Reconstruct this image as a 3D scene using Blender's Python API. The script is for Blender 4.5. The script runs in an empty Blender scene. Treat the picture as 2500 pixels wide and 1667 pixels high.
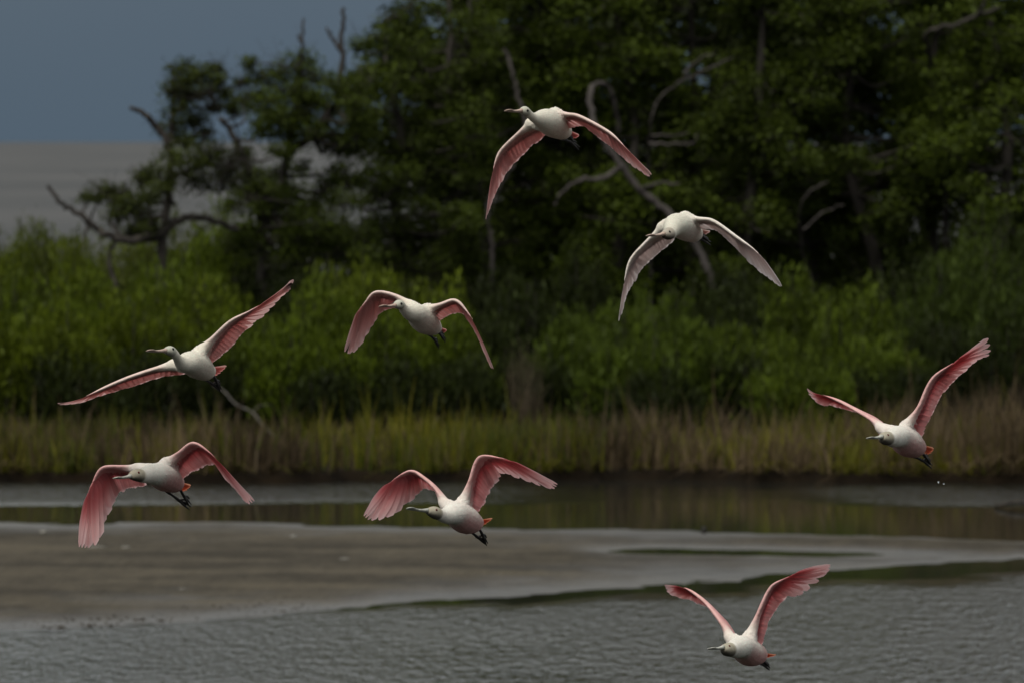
import bpy, math, random
import numpy as np
from mathutils import Vector, kdtree

R = math.radians
sc = bpy.context.scene
col = sc.collection
rng = np.random.default_rng(7)
random.seed(7)

# ------------------------------------------------------------------ camera
CAM_Z = 5.0                                  # long lens on a low viewing platform above the lagoon
LENS, SENSOR = 400.0, 36.0
PITCH = math.atan(488.5 / (LENS / SENSOR * 2500))
cam_data = bpy.data.cameras.new("camera")
cam_data.lens = LENS; cam_data.sensor_width = SENSOR
cam_data.clip_start = 0.5; cam_data.clip_end = 60000
cam_data.dof.use_dof = True
cam_data.dof.focus_distance = 52.3
cam_data.dof.aperture_fstop = 10.5
cam = bpy.data.objects.new("camera", cam_data)
cam.location = (0, 0, CAM_Z); cam.rotation_euler = (R(90) - PITCH, 0, 0)
col.objects.link(cam); sc.camera = cam

# ------------------------------------------------------------------ sky, sun, exposure
SUN_EL, SUN_AZ = 52, 206                     # high veiled sun, behind and left of the camera
world = bpy.data.worlds.new("World"); sc.world = world; world.use_nodes = True
nt = world.node_tree; nt.nodes.clear()
wo = nt.nodes.new("ShaderNodeOutputWorld")
sky = nt.nodes.new("ShaderNodeTexSky"); sky.sky_type = 'NISHITA'; sky.sun_disc = False
sky.sun_elevation = R(SUN_EL); sky.sun_rotation = R(SUN_AZ)
sky.air_density = 1.0; sky.dust_density = 1.0
b_sky = nt.nodes.new("ShaderNodeBackground"); b_sky.inputs[1].default_value = 0.05
b_cloud = nt.nodes.new("ShaderNodeBackground"); b_cloud.inputs[1].default_value = 1.0
tc = nt.nodes.new("ShaderNodeTexCoord")
nz = nt.nodes.new("ShaderNodeTexNoise"); nz.inputs["Scale"].default_value = 9.0; nz.inputs["Detail"].default_value = 3
rmp = nt.nodes.new("ShaderNodeValToRGB")
rmp.color_ramp.elements[0].position = 0.3; rmp.color_ramp.elements[0].color = (0.072, 0.110, 0.158, 1)
rmp.color_ramp.elements[1].position = 0.7; rmp.color_ramp.elements[1].color = (0.083, 0.125, 0.168, 1)
nt.links.new(tc.outputs["Generated"], nz.inputs["Vector"])
nt.links.new(nz.outputs["Fac"], rmp.inputs["Fac"])
sx = nt.nodes.new("ShaderNodeSeparateXYZ"); nt.links.new(tc.outputs["Generated"], sx.inputs[0])
el = nt.nodes.new("ShaderNodeMapRange"); el.interpolation_type = 'SMOOTHSTEP'        # overcast: the cloud sheet thins and brightens overhead
el.inputs["From Min"].default_value = 0.0; el.inputs["From Max"].default_value = 0.18
nt.links.new(sx.outputs["Z"], el.inputs["Value"])
hi = nt.nodes.new("ShaderNodeMix"); hi.data_type = 'RGBA'; hi.inputs["B"].default_value = (0.54, 0.545, 0.53, 1)
nt.links.new(el.outputs[0], hi.inputs["Factor"]); nt.links.new(rmp.outputs["Color"], hi.inputs["A"])
nt.links.new(hi.outputs["Result"], b_cloud.inputs[0])
nt.links.new(sky.outputs[0], b_sky.inputs[0])
mx = nt.nodes.new("ShaderNodeMixShader"); mx.inputs[0].default_value = 0.9    # a sheet of storm cloud over the sky
nt.links.new(b_sky.outputs[0], mx.inputs[1]); nt.links.new(b_cloud.outputs[0], mx.inputs[2])
nt.links.new(mx.outputs[0], wo.inputs[0])

sun_data = bpy.data.lights.new("sun", 'SUN')
sun_data.energy = 2.6; sun_data.angle = R(38); sun_data.color = (1.0, 0.955, 0.88)
sun = bpy.data.objects.new("sun", sun_data); col.objects.link(sun)
sd = Vector((math.sin(R(SUN_AZ)) * math.cos(R(SUN_EL)), math.cos(R(SUN_AZ)) * math.cos(R(SUN_EL)), math.sin(R(SUN_EL))))
sun.rotation_euler = sd.to_track_quat('Z', 'Y').to_euler()
sun.location = (0, 40, 60)

sc.view_settings.view_transform = 'Standard'; sc.view_settings.look = 'None'
sc.view_settings.exposure = 0.0; sc.view_settings.gamma = 1.0
sc.view_settings.use_curve_mapping = False
sc.render.engine = 'CYCLES'
sc.cycles.use_denoising = True
sc.cycles.max_bounces = 6; sc.cycles.diffuse_bounces = 3; sc.cycles.glossy_bounces = 3
sc.cycles.transmission_bounces = 4; sc.cycles.transparent_max_bounces = 4
sc.cycles.caustics_reflective = False; sc.cycles.caustics_refractive = False

# ------------------------------------------------------------------ helpers
def spot(x, y, d):
    """world point d metres out, in the direction read off the photograph at (x, y)"""
    f = LENS / SENSOR * 2500
    u, v = (x - 1250) / f, -(y - 833.5) / f
    r = np.array([u, math.cos(PITCH) + v * math.sin(PITCH), -math.sin(PITCH) + v * math.cos(PITCH)])
    return np.array([0, 0, CAM_Z]) + r * (d / r[1])
def ppm(d): return LENS / SENSOR * 2500 / d          # photograph pixels per metre at that distance

def tag(o, label=None, cat=None, group=None, kind=None):
    if label: o["label"] = label
    if cat: o["category"] = cat
    if group: o["group"] = group
    if kind: o["kind"] = kind
    return o
def empty(name, loc):
    o = bpy.data.objects.new(name, None); o.empty_display_size = 0.1
    o.location = loc; col.objects.link(o); return o
def link(name, mesh, mat=None, parent=None, loc=None):
    o = bpy.data.objects.new(name, mesh)
    if mat is not None: mesh.materials.append(mat)
    col.objects.link(o)
    if parent is not None: o.parent = parent
    if loc is not None: o.location = loc
    return o
def mesh_from(name, verts, faces, colors=None, smooth=False):
    me = bpy.data.meshes.new(name)
    verts = np.asarray(verts, dtype=np.float32)
    if isinstance(faces, np.ndarray):
        n, k = faces.shape
        me.vertices.add(len(verts)); me.vertices.foreach_set("co", verts.ravel())
        me.loops.add(n * k); me.loops.foreach_set("vertex_index", faces.astype(np.int32).ravel())
        me.polygons.add(n)
        me.polygons.foreach_set("loop_start", np.arange(0, n * k, k, dtype=np.int32))
        me.update(calc_edges=True)
    else:
        me.from_pydata([tuple(map(float, v)) for v in verts], [], faces); me.update()
    if smooth: me.polygons.foreach_set("use_smooth", np.ones(len(me.polygons), dtype=bool))
    if colors is not None:
        c = np.ones((len(verts), 4), dtype=np.float32); c[:, :3] = colors
        a = me.color_attributes.new("Col", 'FLOAT_COLOR', 'POINT'); a.data.foreach_set("color", c.ravel())
    return me
def catmull(P, u):
    """Catmull-Rom through the rows of P at index parameter u"""
    P = np.asarray(P, float); n = len(P)
    u = np.clip(np.atleast_1d(np.asarray(u, float)), 0, n - 1)
    i = np.minimum(u.astype(int), n - 2); t = (u - i)[:, None]
    Q = np.vstack([2 * P[:1] - P[1:2], P, 2 * P[-1:] - P[-2:-1]])
    a, b, c, d = Q[i], Q[i + 1], Q[i + 2], Q[i + 3]
    return .5 * (2 * b + (c - a) * t + (2 * a - 5 * b + 4 * c - d) * t ** 2 + (3 * b - a - 3 * c + d) * t ** 3)
def unit(v):
    v = np.asarray(v, float); n = np.linalg.norm(v, axis=-1, keepdims=True); return v / np.maximum(n, 1e-9)
def smooth01(a, b, x):
    t = np.clip((np.asarray(x, float) - a) / (b - a), 0, 1); return t * t * (3 - 2 * t)
def vnoise(x, y, seed=0):
    """cheap smooth value noise, -1..1"""
    x = np.asarray(x, float); y = np.asarray(y, float)
    def h(i, j):
        s = np.sin(i * 127.1 + j * 311.7 + seed * 74.7) * 43758.5453
        return 2 * (s - np.floor(s)) - 1
    xi, yi = np.floor(x), np.floor(y); fx, fy = x - xi, y - yi
    fx, fy = fx * fx * (3 - 2 * fx), fy * fy * (3 - 2 * fy)
    return (h(xi, yi) * (1 - fx) + h(xi + 1, yi) * fx) * (1 - fy) + (h(xi, yi + 1) * (1 - fx) + h(xi + 1, yi + 1) * fx) * fy
class Tubes:
    def __init__(s): s.v = []; s.f = []; s.n = 0
    def add(s, path, radii, sides=6, steps=None):
        path = np.asarray(path, float); radii = np.asarray(radii, float)
        if steps:
            u = np.linspace(0, len(path) - 1, steps)
            radii = np.interp(u, np.arange(len(radii)) * (len(path) - 1) / max(len(radii) - 1, 1), radii); path = catmull(path, u)
        m = len(path)
        if len(radii) != m: radii = np.interp(np.linspace(0, 1, m), np.linspace(0, 1, len(radii)), radii)
        t = unit(np.gradient(path, axis=0))
        ref = np.where(np.abs(t[:, 2:3]) > .9, np.array([[1., 0, 0]]), np.array([[0, 0, 1.]]))
        a = unit(np.cross(t, ref)); b = np.cross(t, a)
        ang = np.linspace(0, 2 * math.pi, sides, endpoint=False)
        ring = path[:, None] + radii[:, None, None] * (np.cos(ang)[None, :, None] * a[:, None] + np.sin(ang)[None, :, None] * b[:, None])
        s.v.append(ring.reshape(-1, 3))
        i, j = np.meshgrid(np.arange(m - 1), np.arange(sides), indexing='ij'); k = (j + 1) % sides
        q = np.stack([i * sides + j, i * sides + k, (i + 1) * sides + k, (i + 1) * sides + j], -1).reshape(-1, 4) + s.n
        s.f.append(q); s.n += m * sides
    def mesh(s, name, colors=None): return mesh_from(name, np.vstack(s.v), np.vstack(s.f), colors, smooth=True)

# ------------------------------------------------------------------ materials
def mat(name):
    m = bpy.data.materials.new(name); m.use_nodes = True
    n = m.node_tree; n.nodes.clear()
    out = n.nodes.new("ShaderNodeOutputMaterial")
    return m, n, out
def node(n, kind, **kw):
    nd = n.nodes.new(kind)
    for k, v in kw.items():
        if k in nd.inputs: nd.inputs[k].default_value = v
        else: setattr(nd, k, v)
    return nd
def principled(n, out, **kw):
    p = node(n, "ShaderNodeBsdfPrincipled", **kw); n.links.new(p.outputs[0], out.inputs[0]); return p
def leaf_material(name, trans=0.3, rough=0.6):
    m, n, out = mat(name)
    at = node(n, "ShaderNodeAttribute", attribute_name="Col")
    d = node(n, "ShaderNodeBsdfDiffuse"); t = node(n, "ShaderNodeBsdfTranslucent")
    g = node(n, "ShaderNodeBsdfGlossy", Roughness=rough)
    g.inputs["Color"].default_value = (.5, .52, .5, 1)
    m1 = node(n, "ShaderNodeMixShader"); m1.inputs[0].default_value = trans
    m2 = node(n, "ShaderNodeMixShader"); m2.inputs[0].default_value = 0.02
    n.links.new(at.outputs["Color"], d.inputs["Color"]); n.links.new(at.outputs["Color"], t.inputs["Color"])
    n.links.new(d.outputs[0], m1.inputs[1]); n.links.new(t.outputs[0], m1.inputs[2])
    n.links.new(m1.outputs[0], m2.inputs[1]); n.links.new(g.outputs[0], m2.inputs[2])
    n.links.new(m2.outputs[0], out.inputs[0]); return m
M = {}
M["leaf"] = leaf_material("leaf", 0.25)
M["grass"] = leaf_material("grass_blade", 0.3)
M["contour"] = leaf_material("contour_feather", 0.06, 0.8)
M["feather"] = leaf_material("feather_vane", 0.5, 0.8)

def bark(name, c1, c2, scale=7):
    m, n, out = mat(name)
    geo = node(n, "ShaderNodeNewGeometry"); tx = node(n, "ShaderNodeTexNoise", Scale=scale, Detail=6.0)
    mp = node(n, "ShaderNodeMapping"); mp.inputs["Scale"].default_value = (1, 1, .3)
    r = node(n, "ShaderNodeValToRGB")
    r.color_ramp.elements[0].position = .35; r.color_ramp.elements[0].color = (*c1, 1)
    r.color_ramp.elements[1].position = .68; r.color_ramp.elements[1].color = (*c2, 1)
    bp = node(n, "ShaderNodeBump", Strength=.6, Distance=.03)
    p = principled(n, out, Roughness=.9)
    n.links.new(geo.outputs["Position"], mp.inputs[0]); n.links.new(mp.outputs[0], tx.inputs["Vector"])
    n.links.new(tx.outputs["Fac"], r.inputs["Fac"]); n.links.new(r.outputs[0], p.inputs["Base Color"])
    n.links.new(tx.outputs["Fac"], bp.inputs["Height"]); n.links.new(bp.outputs[0], p.inputs["Normal"])
    return m
M["bark"] = bark("bark", (.014, .011, .009), (.050, .043, .035))
M["dry_stem"] = bark("dry_stem", (.05, .038, .022), (.13, .10, .06))
M["dead_wood"] = bark("dead_wood", (.022, .018, .016), (.075, .065, .060))
M["pale_wood"] = bark("pale_wood", (.05, .045, .04), (.15, .135, .12))

def plumage():
    m, n, out = mat("plumage")
    at = node(n, "ShaderNodeAttribute", attribute_name="Col")
    tcn = node(n, "ShaderNodeTexCoord")
    tx = node(n, "ShaderNodeTexNoise", Scale=55.0, Detail=5.0); t2 = node(n, "ShaderNodeTexNoise", Scale=28.0, Detail=3.0)
    mul = node(n, "ShaderNodeMix", data_type='RGBA', blend_type='MULTIPLY'); mul.inputs["Factor"].default_value = 1.0
    r = node(n, "ShaderNodeValToRGB")
    r.color_ramp.elements[0].position = .3; r.color_ramp.elements[0].color = (.88, .86, .83, 1)
    r.color_ramp.elements[1].position = .62; r.color_ramp.elements[1].color = (1, 1, 1, 1)
    bp = node(n, "ShaderNodeBump", Strength=.5, Distance=.006)
    p = principled(n, out, Roughness=.85); p.inputs["Specular IOR Level"].default_value = .15
    n.links.new(tcn.outputs["Object"], tx.inputs["Vector"]); n.links.new(tcn.outputs["Object"], t2.inputs["Vector"])
    n.links.new(t2.outputs["Fac"], r.inputs["Fac"])
    n.links.new(at.outputs["Color"], mul.inputs["A"]); n.links.new(r.outputs[0], mul.inputs["B"])
    n.links.new(mul.outputs["Result"], p.inputs["Base Color"])
    n.links.new(tx.outputs["Fac"], bp.inputs["Height"]); n.links.new(bp.outputs[0], p.inputs["Normal"])
    return m
M["plumage"] = plumage()
def plain(name, c, rough=.6, var=.25, scale=60, spec=.3):
    m, n, out = mat(name)
    tcn = node(n, "ShaderNodeTexCoord"); tx = node(n, "ShaderNodeTexNoise", Scale=float(scale), Detail=4.0)
    r = node(n, "ShaderNodeValToRGB")
    r.color_ramp.elements[0].position = .3; r.color_ramp.elements[0].color = (*[a * (1 - var) for a in c], 1)
    r.color_ramp.elements[1].position = .7; r.color_ramp.elements[1].color = (*c, 1)
    p = principled(n, out, Roughness=rough); p.inputs["Specular IOR Level"].default_value = spec
    n.links.new(tcn.outputs["Object"], tx.inputs["Vector"]); n.links.new(tx.outputs["Fac"], r.inputs["Fac"])
    n.links.new(r.outputs[0], p.inputs["Base Color"]); return m
M["bill_grey"] = plain("bill_grey", (.60, .61, .54), .45, .45)
M["bill_pink"] = plain("bill_pink", (.60, .45, .37), .45, .3)
M["leg_black"] = plain("leg_black", (.018, .016, .015), .55)
M["eye_red"] = plain("eye_red", (.10, .006, .004), .08, .2, 200, .5)
M["eye_dark"] = plain("eye_dark", (.010, .007, .006), .08, .2, 200, .5)
M["grit"] = plain("mud_grit", (.055, .046, .034), .8, .6, 3)
M["shell"] = plain("shell", (.26, .25, .22), .6, .3, 30)
M["drop"], _n, _o = mat("water_drop")
_p = principled(_n, _o, Roughness=.02, IOR=1.33); _p.inputs["Base Color"].default_value = (.9, .95, .95, 1); _p.inputs["Transmission Weight"].default_value = .8

# ------------------------------------------------------------------ shore lines (metres: x across, d out from the camera)
SX  = np.array([-40, -12, -5.2, -3.6, -2.4, -1.1, .23, 2.1, 3.55, 5.1, 6.15, 9.5, 14])
NEAR = np.array([114, 115.5, 116.7, 118.2, 121.0, 123.5, 125.7, 128.6, 131.7, 134.8, 136.6, 139.6, 141])
FAR  = np.array([152, 151, 149.7, 149.4, 148.8, 148.0, 147.3, 146.2, 145.2, 143.7, 142.6, 140.4, 139.5])
def near_edge(x): return np.interp(x, SX, NEAR) + .5 * vnoise(x * .9, 3.3, 5) + .4 * vnoise(x * 3.1, 1.3, 6) + .3 * vnoise(x * 8.3, 2.3, 7)
def far_edge(x): return np.interp(x, SX, FAR) + .3 * vnoise(x * .6, 7.7, 8) + .25 * vnoise(x * 3.5, 5.7, 9)
def bank_edge(x): return 167.3 + 1.5 * vnoise(x * .5, 2.2, 11) + .5 * vnoise(x * 1.7, 4.2, 12) + .25 * vnoise(x * 5, 4.2, 13) - .35 * smooth01(-4, 2, x)

def grid(xs, ys, zf):
    X, Y = np.meshgrid(xs, ys, indexing='xy'); Z = zf(X, Y)
    v = np.stack([X, Y, Z], -1).reshape(-1, 3); nx, ny = len(xs), len(ys)
    i, j = np.meshgrid(np.arange(ny - 1), np.arange(nx - 1), indexing='ij'); a = (i * nx + j)
    return v, np.stack([a, a + 1, a + nx + 1, a + nx], -1).reshape(-1, 4)

# ------------------------------------------------------------------ lagoon water
def water_material():
    m, n, out = mat("lagoon_water")
    geo = node(n, "ShaderNodeNewGeometry")
    at = node(n, "ShaderNodeAttribute", attribute_name="Col")          # red: how much the wind roughens it here
    sep = node(n, "ShaderNodeSeparateColor"); n.links.new(at.outputs["Color"], sep.inputs[0])
    def layer(sx, sy, detail):
        mp = node(n, "ShaderNodeMapping"); mp.inputs["Scale"].default_value = (sx, sy, 1)
        t = node(n, "ShaderNodeTexNoise", Scale=1.0, Detail=detail, Roughness=.55)
        n.links.new(geo.outputs["Position"], mp.inputs[0]); n.links.new(mp.outputs[0], t.inputs["Vector"]); return t
    a, b = layer(6.4, 1.25, 3.5), layer(15.0, 3.0, 2.0)
    add = node(n, "ShaderNodeMath", operation='MULTIPLY_ADD'); add.inputs[1].default_value = .28
    n.links.new(b.outputs["Fac"], add.inputs[0]); n.links.new(a.outputs["Fac"], add.inputs[2])
    mul = node(n, "ShaderNodeMath", operation='MULTIPLY')
    n.links.new(add.outputs[0], mul.inputs[0]); n.links.new(sep.outputs[0], mul.inputs[1])
    bp = node(n, "ShaderNodeBump", Strength=1.0, Distance=.175)
    n.links.new(mul.outputs[0], bp.inputs["Height"])
    p = principled(n, out, Roughness=.06, IOR=1.33); rr_ = node(n, 'ShaderNodeMapRange'); rr_.inputs['To Min'].default_value = .05; rr_.inputs['To Max'].default_value = .10
    n.links.new(sep.outputs[0], rr_.inputs['Value']); n.links.new(rr_.outputs[0], p.inputs['Roughness'])
    p.inputs["Base Color"].default_value = (.020, .021, .017, 1)
    n.links.new(bp.outputs[0], p.inputs["Normal"])
    return m
def ripple(X, Y):
    nearw = smooth01(.45, 1.15, (near_edge(X) - Y + 1.1 * vnoise(X * .8, Y * .35, 26) + .7 * vnoise(X * 2.6, Y * .9, 27)) / (.5 + 1.5 * np.clip((X + 3.2) * .5, 0, 4.2)))
    nearw *= .80 + .45 * vnoise(X * .35, Y * .10, 21) + .15 * vnoise(X * 1.1, Y * .3, 28)
    left = smooth01(2.5, -1.5, X + .8 * vnoise(X * .2, Y * .3, 22)) * smooth01(156.0, 159.0, Y + 1.2 * vnoise(X * .4, Y * .1, 24))
    right = smooth01(3.0, 5.5, X + .8 * vnoise(X * .2, Y * .3, 23)) * smooth01(154.5, 158.5, Y + 1.2 * vnoise(X * .5, Y * .1, 25)) * .75
    mid = .10 * smooth01(156, 160, Y)
    farw = np.maximum(np.maximum(left * .85, right * 1.15), mid)
    return np.where(Y < (near_edge(X) + far_edge(X)) / 2, np.clip(nearw, .02, 1), np.clip(farw, .015, 2))
xs = np.unique(np.concatenate([np.linspace(-300, -20, 15), np.linspace(-20, 20, 141), np.linspace(20, 300, 15)]))
ys = np.unique(np.concatenate([np.linspace(-80, 80, 17), np.linspace(80, 172, 277)]))
v, f = grid(xs, ys, lambda X, Y: 0 * X)
rp = ripple(v[:, 0], v[:, 1])
water = link("water", mesh_from("water", v, f, np.stack([rp] * 3, -1), True), water_material())
tag(water, kind="structure")

# ------------------------------------------------------------------ sandbar
def sand_height(X, Y):
    e = np.minimum(Y - near_edge(X), far_edge(X) - Y)
    h = np.where(e < 0, .06 * e, .075 * (1 - np.exp(-np.maximum(e, 0) / (5.5 - 3.6 * smooth01(1, 5, X)))))
    h = h + .015 * vnoise(X * .5, Y * .25, 31) + .006 * vnoise(X * 1.6, Y * .8, 32) + .006 * vnoise(X * 4, Y * 2.5, 33)
    wet = smooth01(-1, 6, X); h = h - .007 * wet * (e > -2)
    c = 139.1 - .27 * (X - .7); pool = np.exp(-((Y - c) / 1.6) ** 2) * smooth01(.3, 2.0, X) * smooth01(6.1, 3.6, X)
    return h - .09 * pool
def sand_material():
    m, n, out = mat("wet_sand")
    geo = node(n, "ShaderNodeNewGeometry"); sep = node(n, "ShaderNodeSeparateXYZ"); n.links.new(geo.outputs["Position"], sep.inputs[0])
    def nois(sx, sy, det):
        mp = node(n, "ShaderNodeMapping"); mp.inputs["Scale"].default_value = (sx, sy, 1)
        t = node(n, "ShaderNodeTexNoise", Scale=1.0, Detail=det, Roughness=.6)
        n.links.new(geo.outputs["Position"], mp.inputs[0]); n.links.new(mp.outputs[0], t.inputs["Vector"]); return t
    big, fine, grain = nois(.22, .38, 6.0), nois(3.6, .55, 7.0), nois(12, 1.6, 4.0)
    r = node(n, "ShaderNodeValToRGB"); e = r.color_ramp.elements
    e[0].position = .42; e[0].color = (.034, .028, .018, 1); e[1].position = .64; e[1].color = (.088, .074, .050, 1)
    x = r.color_ramp.elements.new(.5); x.color = (.056, .047, .032, 1)
    mixn = node(n, "ShaderNodeMath", operation='MULTIPLY_ADD'); mixn.inputs[1].default_value = .3
    n.links.new(fine.outputs["Fac"], mixn.inputs[0])
    sc1 = node(n, "ShaderNodeMath", operation='MULTIPLY'); sc1.inputs[1].default_value = .7
    n.links.new(big.outputs["Fac"], sc1.inputs[0]); n.links.new(sc1.outputs[0], mixn.inputs[2])
    gr = node(n, 'ShaderNodeMath', operation='MULTIPLY_ADD'); gr.inputs[1].default_value = .12; n.links.new(grain.outputs['Fac'], gr.inputs[0])
    sb = node(n, 'ShaderNodeMath', operation='SUBTRACT'); sb.inputs[1].default_value = .06; n.links.new(mixn.outputs[0], sb.inputs[0]); n.links.new(sb.outputs[0], gr.inputs[2])
    n.links.new(gr.outputs[0], r.inputs["Fac"])
    # wetness falls with height above the water
    wv = node(n, "ShaderNodeMath", operation='MULTIPLY_ADD'); wv.inputs[1].default_value = .03
    n.links.new(big.outputs["Fac"], wv.inputs[0]); n.links.new(sep.outputs["Z"], wv.inputs[2])
    wet = node(n, "ShaderNodeMapRange"); wet.inputs["From Min"].default_value = .030; wet.inputs["From Max"].default_value = .068
    wet.inputs["To Min"].default_value = 1; wet.inputs["To Max"].default_value = 0
    n.links.new(wv.outputs[0], wet.inputs["Value"])
    dark = node(n, "ShaderNodeMix", data_type='RGBA', blend_type='MULTIPLY'); dark.inputs["B"].default_value = (.62, .62, .64, 1)
    n.links.new(wet.outputs[0], dark.inputs["Factor"]); n.links.new(r.outputs[0], dark.inputs["A"])
    rg = node(n, "ShaderNodeMapRange"); rg.inputs["To Min"].default_value = .8; rg.inputs["To Max"].default_value = .33
    n.links.new(wet.outputs[0], rg.inputs["Value"])
    bp = node(n, "ShaderNodeBump", Strength=1.0, Distance=.05)
    n.links.new(grain.outputs["Fac"], bp.inputs["Height"])
    p = principled(n, out); sl = node(n, 'ShaderNodeMapRange'); sl.inputs['To Min'].default_value = .12; sl.inputs['To Max'].default_value = .38
    n.links.new(wet.outputs[0], sl.inputs['Value']); n.links.new(sl.outputs[0], p.inputs['Specular IOR Level'])
    n.links.new(dark.outputs["Result"], p.inputs["Base Color"]); n.links.new(rg.outputs[0], p.inputs["Roughness"])
    n.links.new(bp.outputs[0], p.inputs["Normal"]); return m
xs = np.unique(np.concatenate([np.linspace(-40, -9, 60), np.linspace(-9, 14, 150)])); ys = np.linspace(112, 153, 230)
v, f = grid(xs, ys, sand_height)
keep = v[f][:, :, 2].max(1) > -.06
sand = link("sandbar", mesh_from("sandbar", v, f[keep], None, True), sand_material()); tag(sand, kind="structure")

# ------------------------------------------------------------------ marsh ground and the sea behind it
def land(X, Y):
    e = Y - bank_edge(X)
    z = -.4 + .56 * smooth01(-.3, .12, e) + .35 * smooth01(2, 25, e) + .5 * smooth01(20, 45, e)
    z = z + (.05 * vnoise(X * .6, Y * .4, 41) + .03 * vnoise(X * 2, Y * 1.5, 42)) * smooth01(.2, 2, e)
    return z - 1.6 * smooth01(330, 420, Y)
def ground_material():
    m, n, out = mat("marsh_mud")
    geo = node(n, "ShaderNodeNewGeometry"); t = node(n, "ShaderNodeTexNoise", Scale=1.8, Detail=6.0)
    r = node(n, "ShaderNodeValToRGB"); e = r.color_ramp.elements
    e[0].position = .3; e[0].color = (.004, .003, .002, 1); e[1].position = .7; e[1].color = (.016, .011, .006, 1)
    bp = node(n, "ShaderNodeBump", Strength=.8, Distance=.06)
    p = principled(n, out, Roughness=.95); p.inputs['Specular IOR Level'].default_value = .08
    n.links.new(geo.outputs["Position"], t.inputs["Vector"]); n.links.new(t.outputs["Fac"], r.inputs["Fac"])
    n.links.new(r.outputs[0], p.inputs["Base Color"]); n.links.new(t.outputs["Fac"], bp.inputs["Height"]); n.links.new(bp.outputs[0], p.inputs["Normal"])
    return m
xs = np.unique(np.concatenate([np.linspace(-400, -20, 20), np.linspace(-20, 20, 161), np.linspace(20, 400, 20)]))
ys = np.unique(np.concatenate([np.linspace(165, 172, 36), np.linspace(172, 215, 60), np.linspace(215, 430, 40)]))
v, f = grid(xs, ys, land)
tag(link("marsh_ground", mesh_from("marsh_ground", v, f, None, True), ground_material()), kind="structure")

def sea_material():
    m, n, out = mat("sea_water")
    geo = node(n, "ShaderNodeNewGeometry")
    mp = node(n, "ShaderNodeMapping"); mp.inputs["Scale"].default_value = (.25, .05, 1)
    t = node(n, "ShaderNodeTexNoise", Scale=1.0, Detail=5.0, Roughness=.6)
    mp2 = node(n, "ShaderNodeMapping"); mp2.inputs["Scale"].default_value = (.02, .0035, 1)
    t2 = node(n, "ShaderNodeTexNoise", Scale=1.0, Detail=4.0)
    r = node(n, "ShaderNodeValToRGB"); e = r.color_ramp.elements
    e[0].position = .3; e[0].position = .38; e[0].color = (.038, .041, .042, 1); e[1].position = .62; e[1].color = (.068, .068, .067, 1)
    bp = node(n, "ShaderNodeBump", Strength=1.0, Distance=1.2)
    p = principled(n, out, Roughness=.55, IOR=1.33); p.inputs["Specular IOR Level"].default_value = .3
    n.links.new(geo.outputs["Position"], mp.inputs[0]); n.links.new(mp.outputs[0], t.inputs["Vector"])
    n.links.new(geo.outputs["Position"], mp2.inputs[0]); n.links.new(mp2.outputs[0], t2.inputs["Vector"])
    n.links.new(t2.outputs["Fac"], r.inputs["Fac"]); n.links.new(r.outputs[0], p.inputs["Base Color"])
    n.links.new(t.outputs["Fac"], bp.inputs["Height"]); n.links.new(bp.outputs[0], p.inputs["Normal"]); return m
v, f = grid(np.array([-30000., -2000, 0, 2000, 30000]), np.array([380., 1000, 4000, 15000, 45000]), lambda X, Y: 0 * X - .02)
tag(link("sea", mesh_from("sea", v, f), sea_material()), kind="structure")

# ------------------------------------------------------------------ foliage
def leaf_mesh(name, c, axis, nrm, ln, wd, colr):
    axis = unit(axis); side = unit(np.cross(axis, nrm)); ln = np.asarray(ln)[:, None]; wd = np.asarray(wd)[:, None]
    n = len(c); up = np.cross(side, axis)
    v = np.stack([c - axis * ln * .5, c + side * wd * .5 + up * wd * .12, c + axis * ln * .5, c - side * wd * .5 + up * wd * .12], 1).reshape(-1, 3)
    f = np.arange(4 * n).reshape(-1, 4)
    return mesh_from(name, v, f, np.repeat(colr, 4, axis=0))
def rand_dir(n): return unit(rng.normal(size=(n, 3)))

def clump_leaves(c, r, tufts, per, size, base, tip, flat=.75):
    """leaves of one leafy spray mass: tufts scattered over an uneven ellipsoid"""
    u = rand_dir(tufts); u[:, 2] = np.where(rng.random(tufts) < .3, np.abs(u[:, 2]), u[:, 2])
    rr = r * (.35 + .75 * rng.random(tufts) ** .6)
    tcn = c + u * rr[:, None] * np.array([1, 1, flat])
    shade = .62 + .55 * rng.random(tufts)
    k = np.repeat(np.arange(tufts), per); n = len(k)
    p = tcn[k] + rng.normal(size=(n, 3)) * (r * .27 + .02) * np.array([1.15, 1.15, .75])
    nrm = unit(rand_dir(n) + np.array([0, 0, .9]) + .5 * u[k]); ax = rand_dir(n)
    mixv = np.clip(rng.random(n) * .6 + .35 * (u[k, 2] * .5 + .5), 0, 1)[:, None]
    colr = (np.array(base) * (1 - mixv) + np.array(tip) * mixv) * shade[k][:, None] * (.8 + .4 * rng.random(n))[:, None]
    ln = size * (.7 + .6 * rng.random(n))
    return p, ax, nrm, ln, ln * (.45 + .25 * rng.random(n)), colr, tcn

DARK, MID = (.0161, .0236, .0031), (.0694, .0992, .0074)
OLIVE, FRESH = (.030, .042, .009), (.075, .115, .015)

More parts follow.
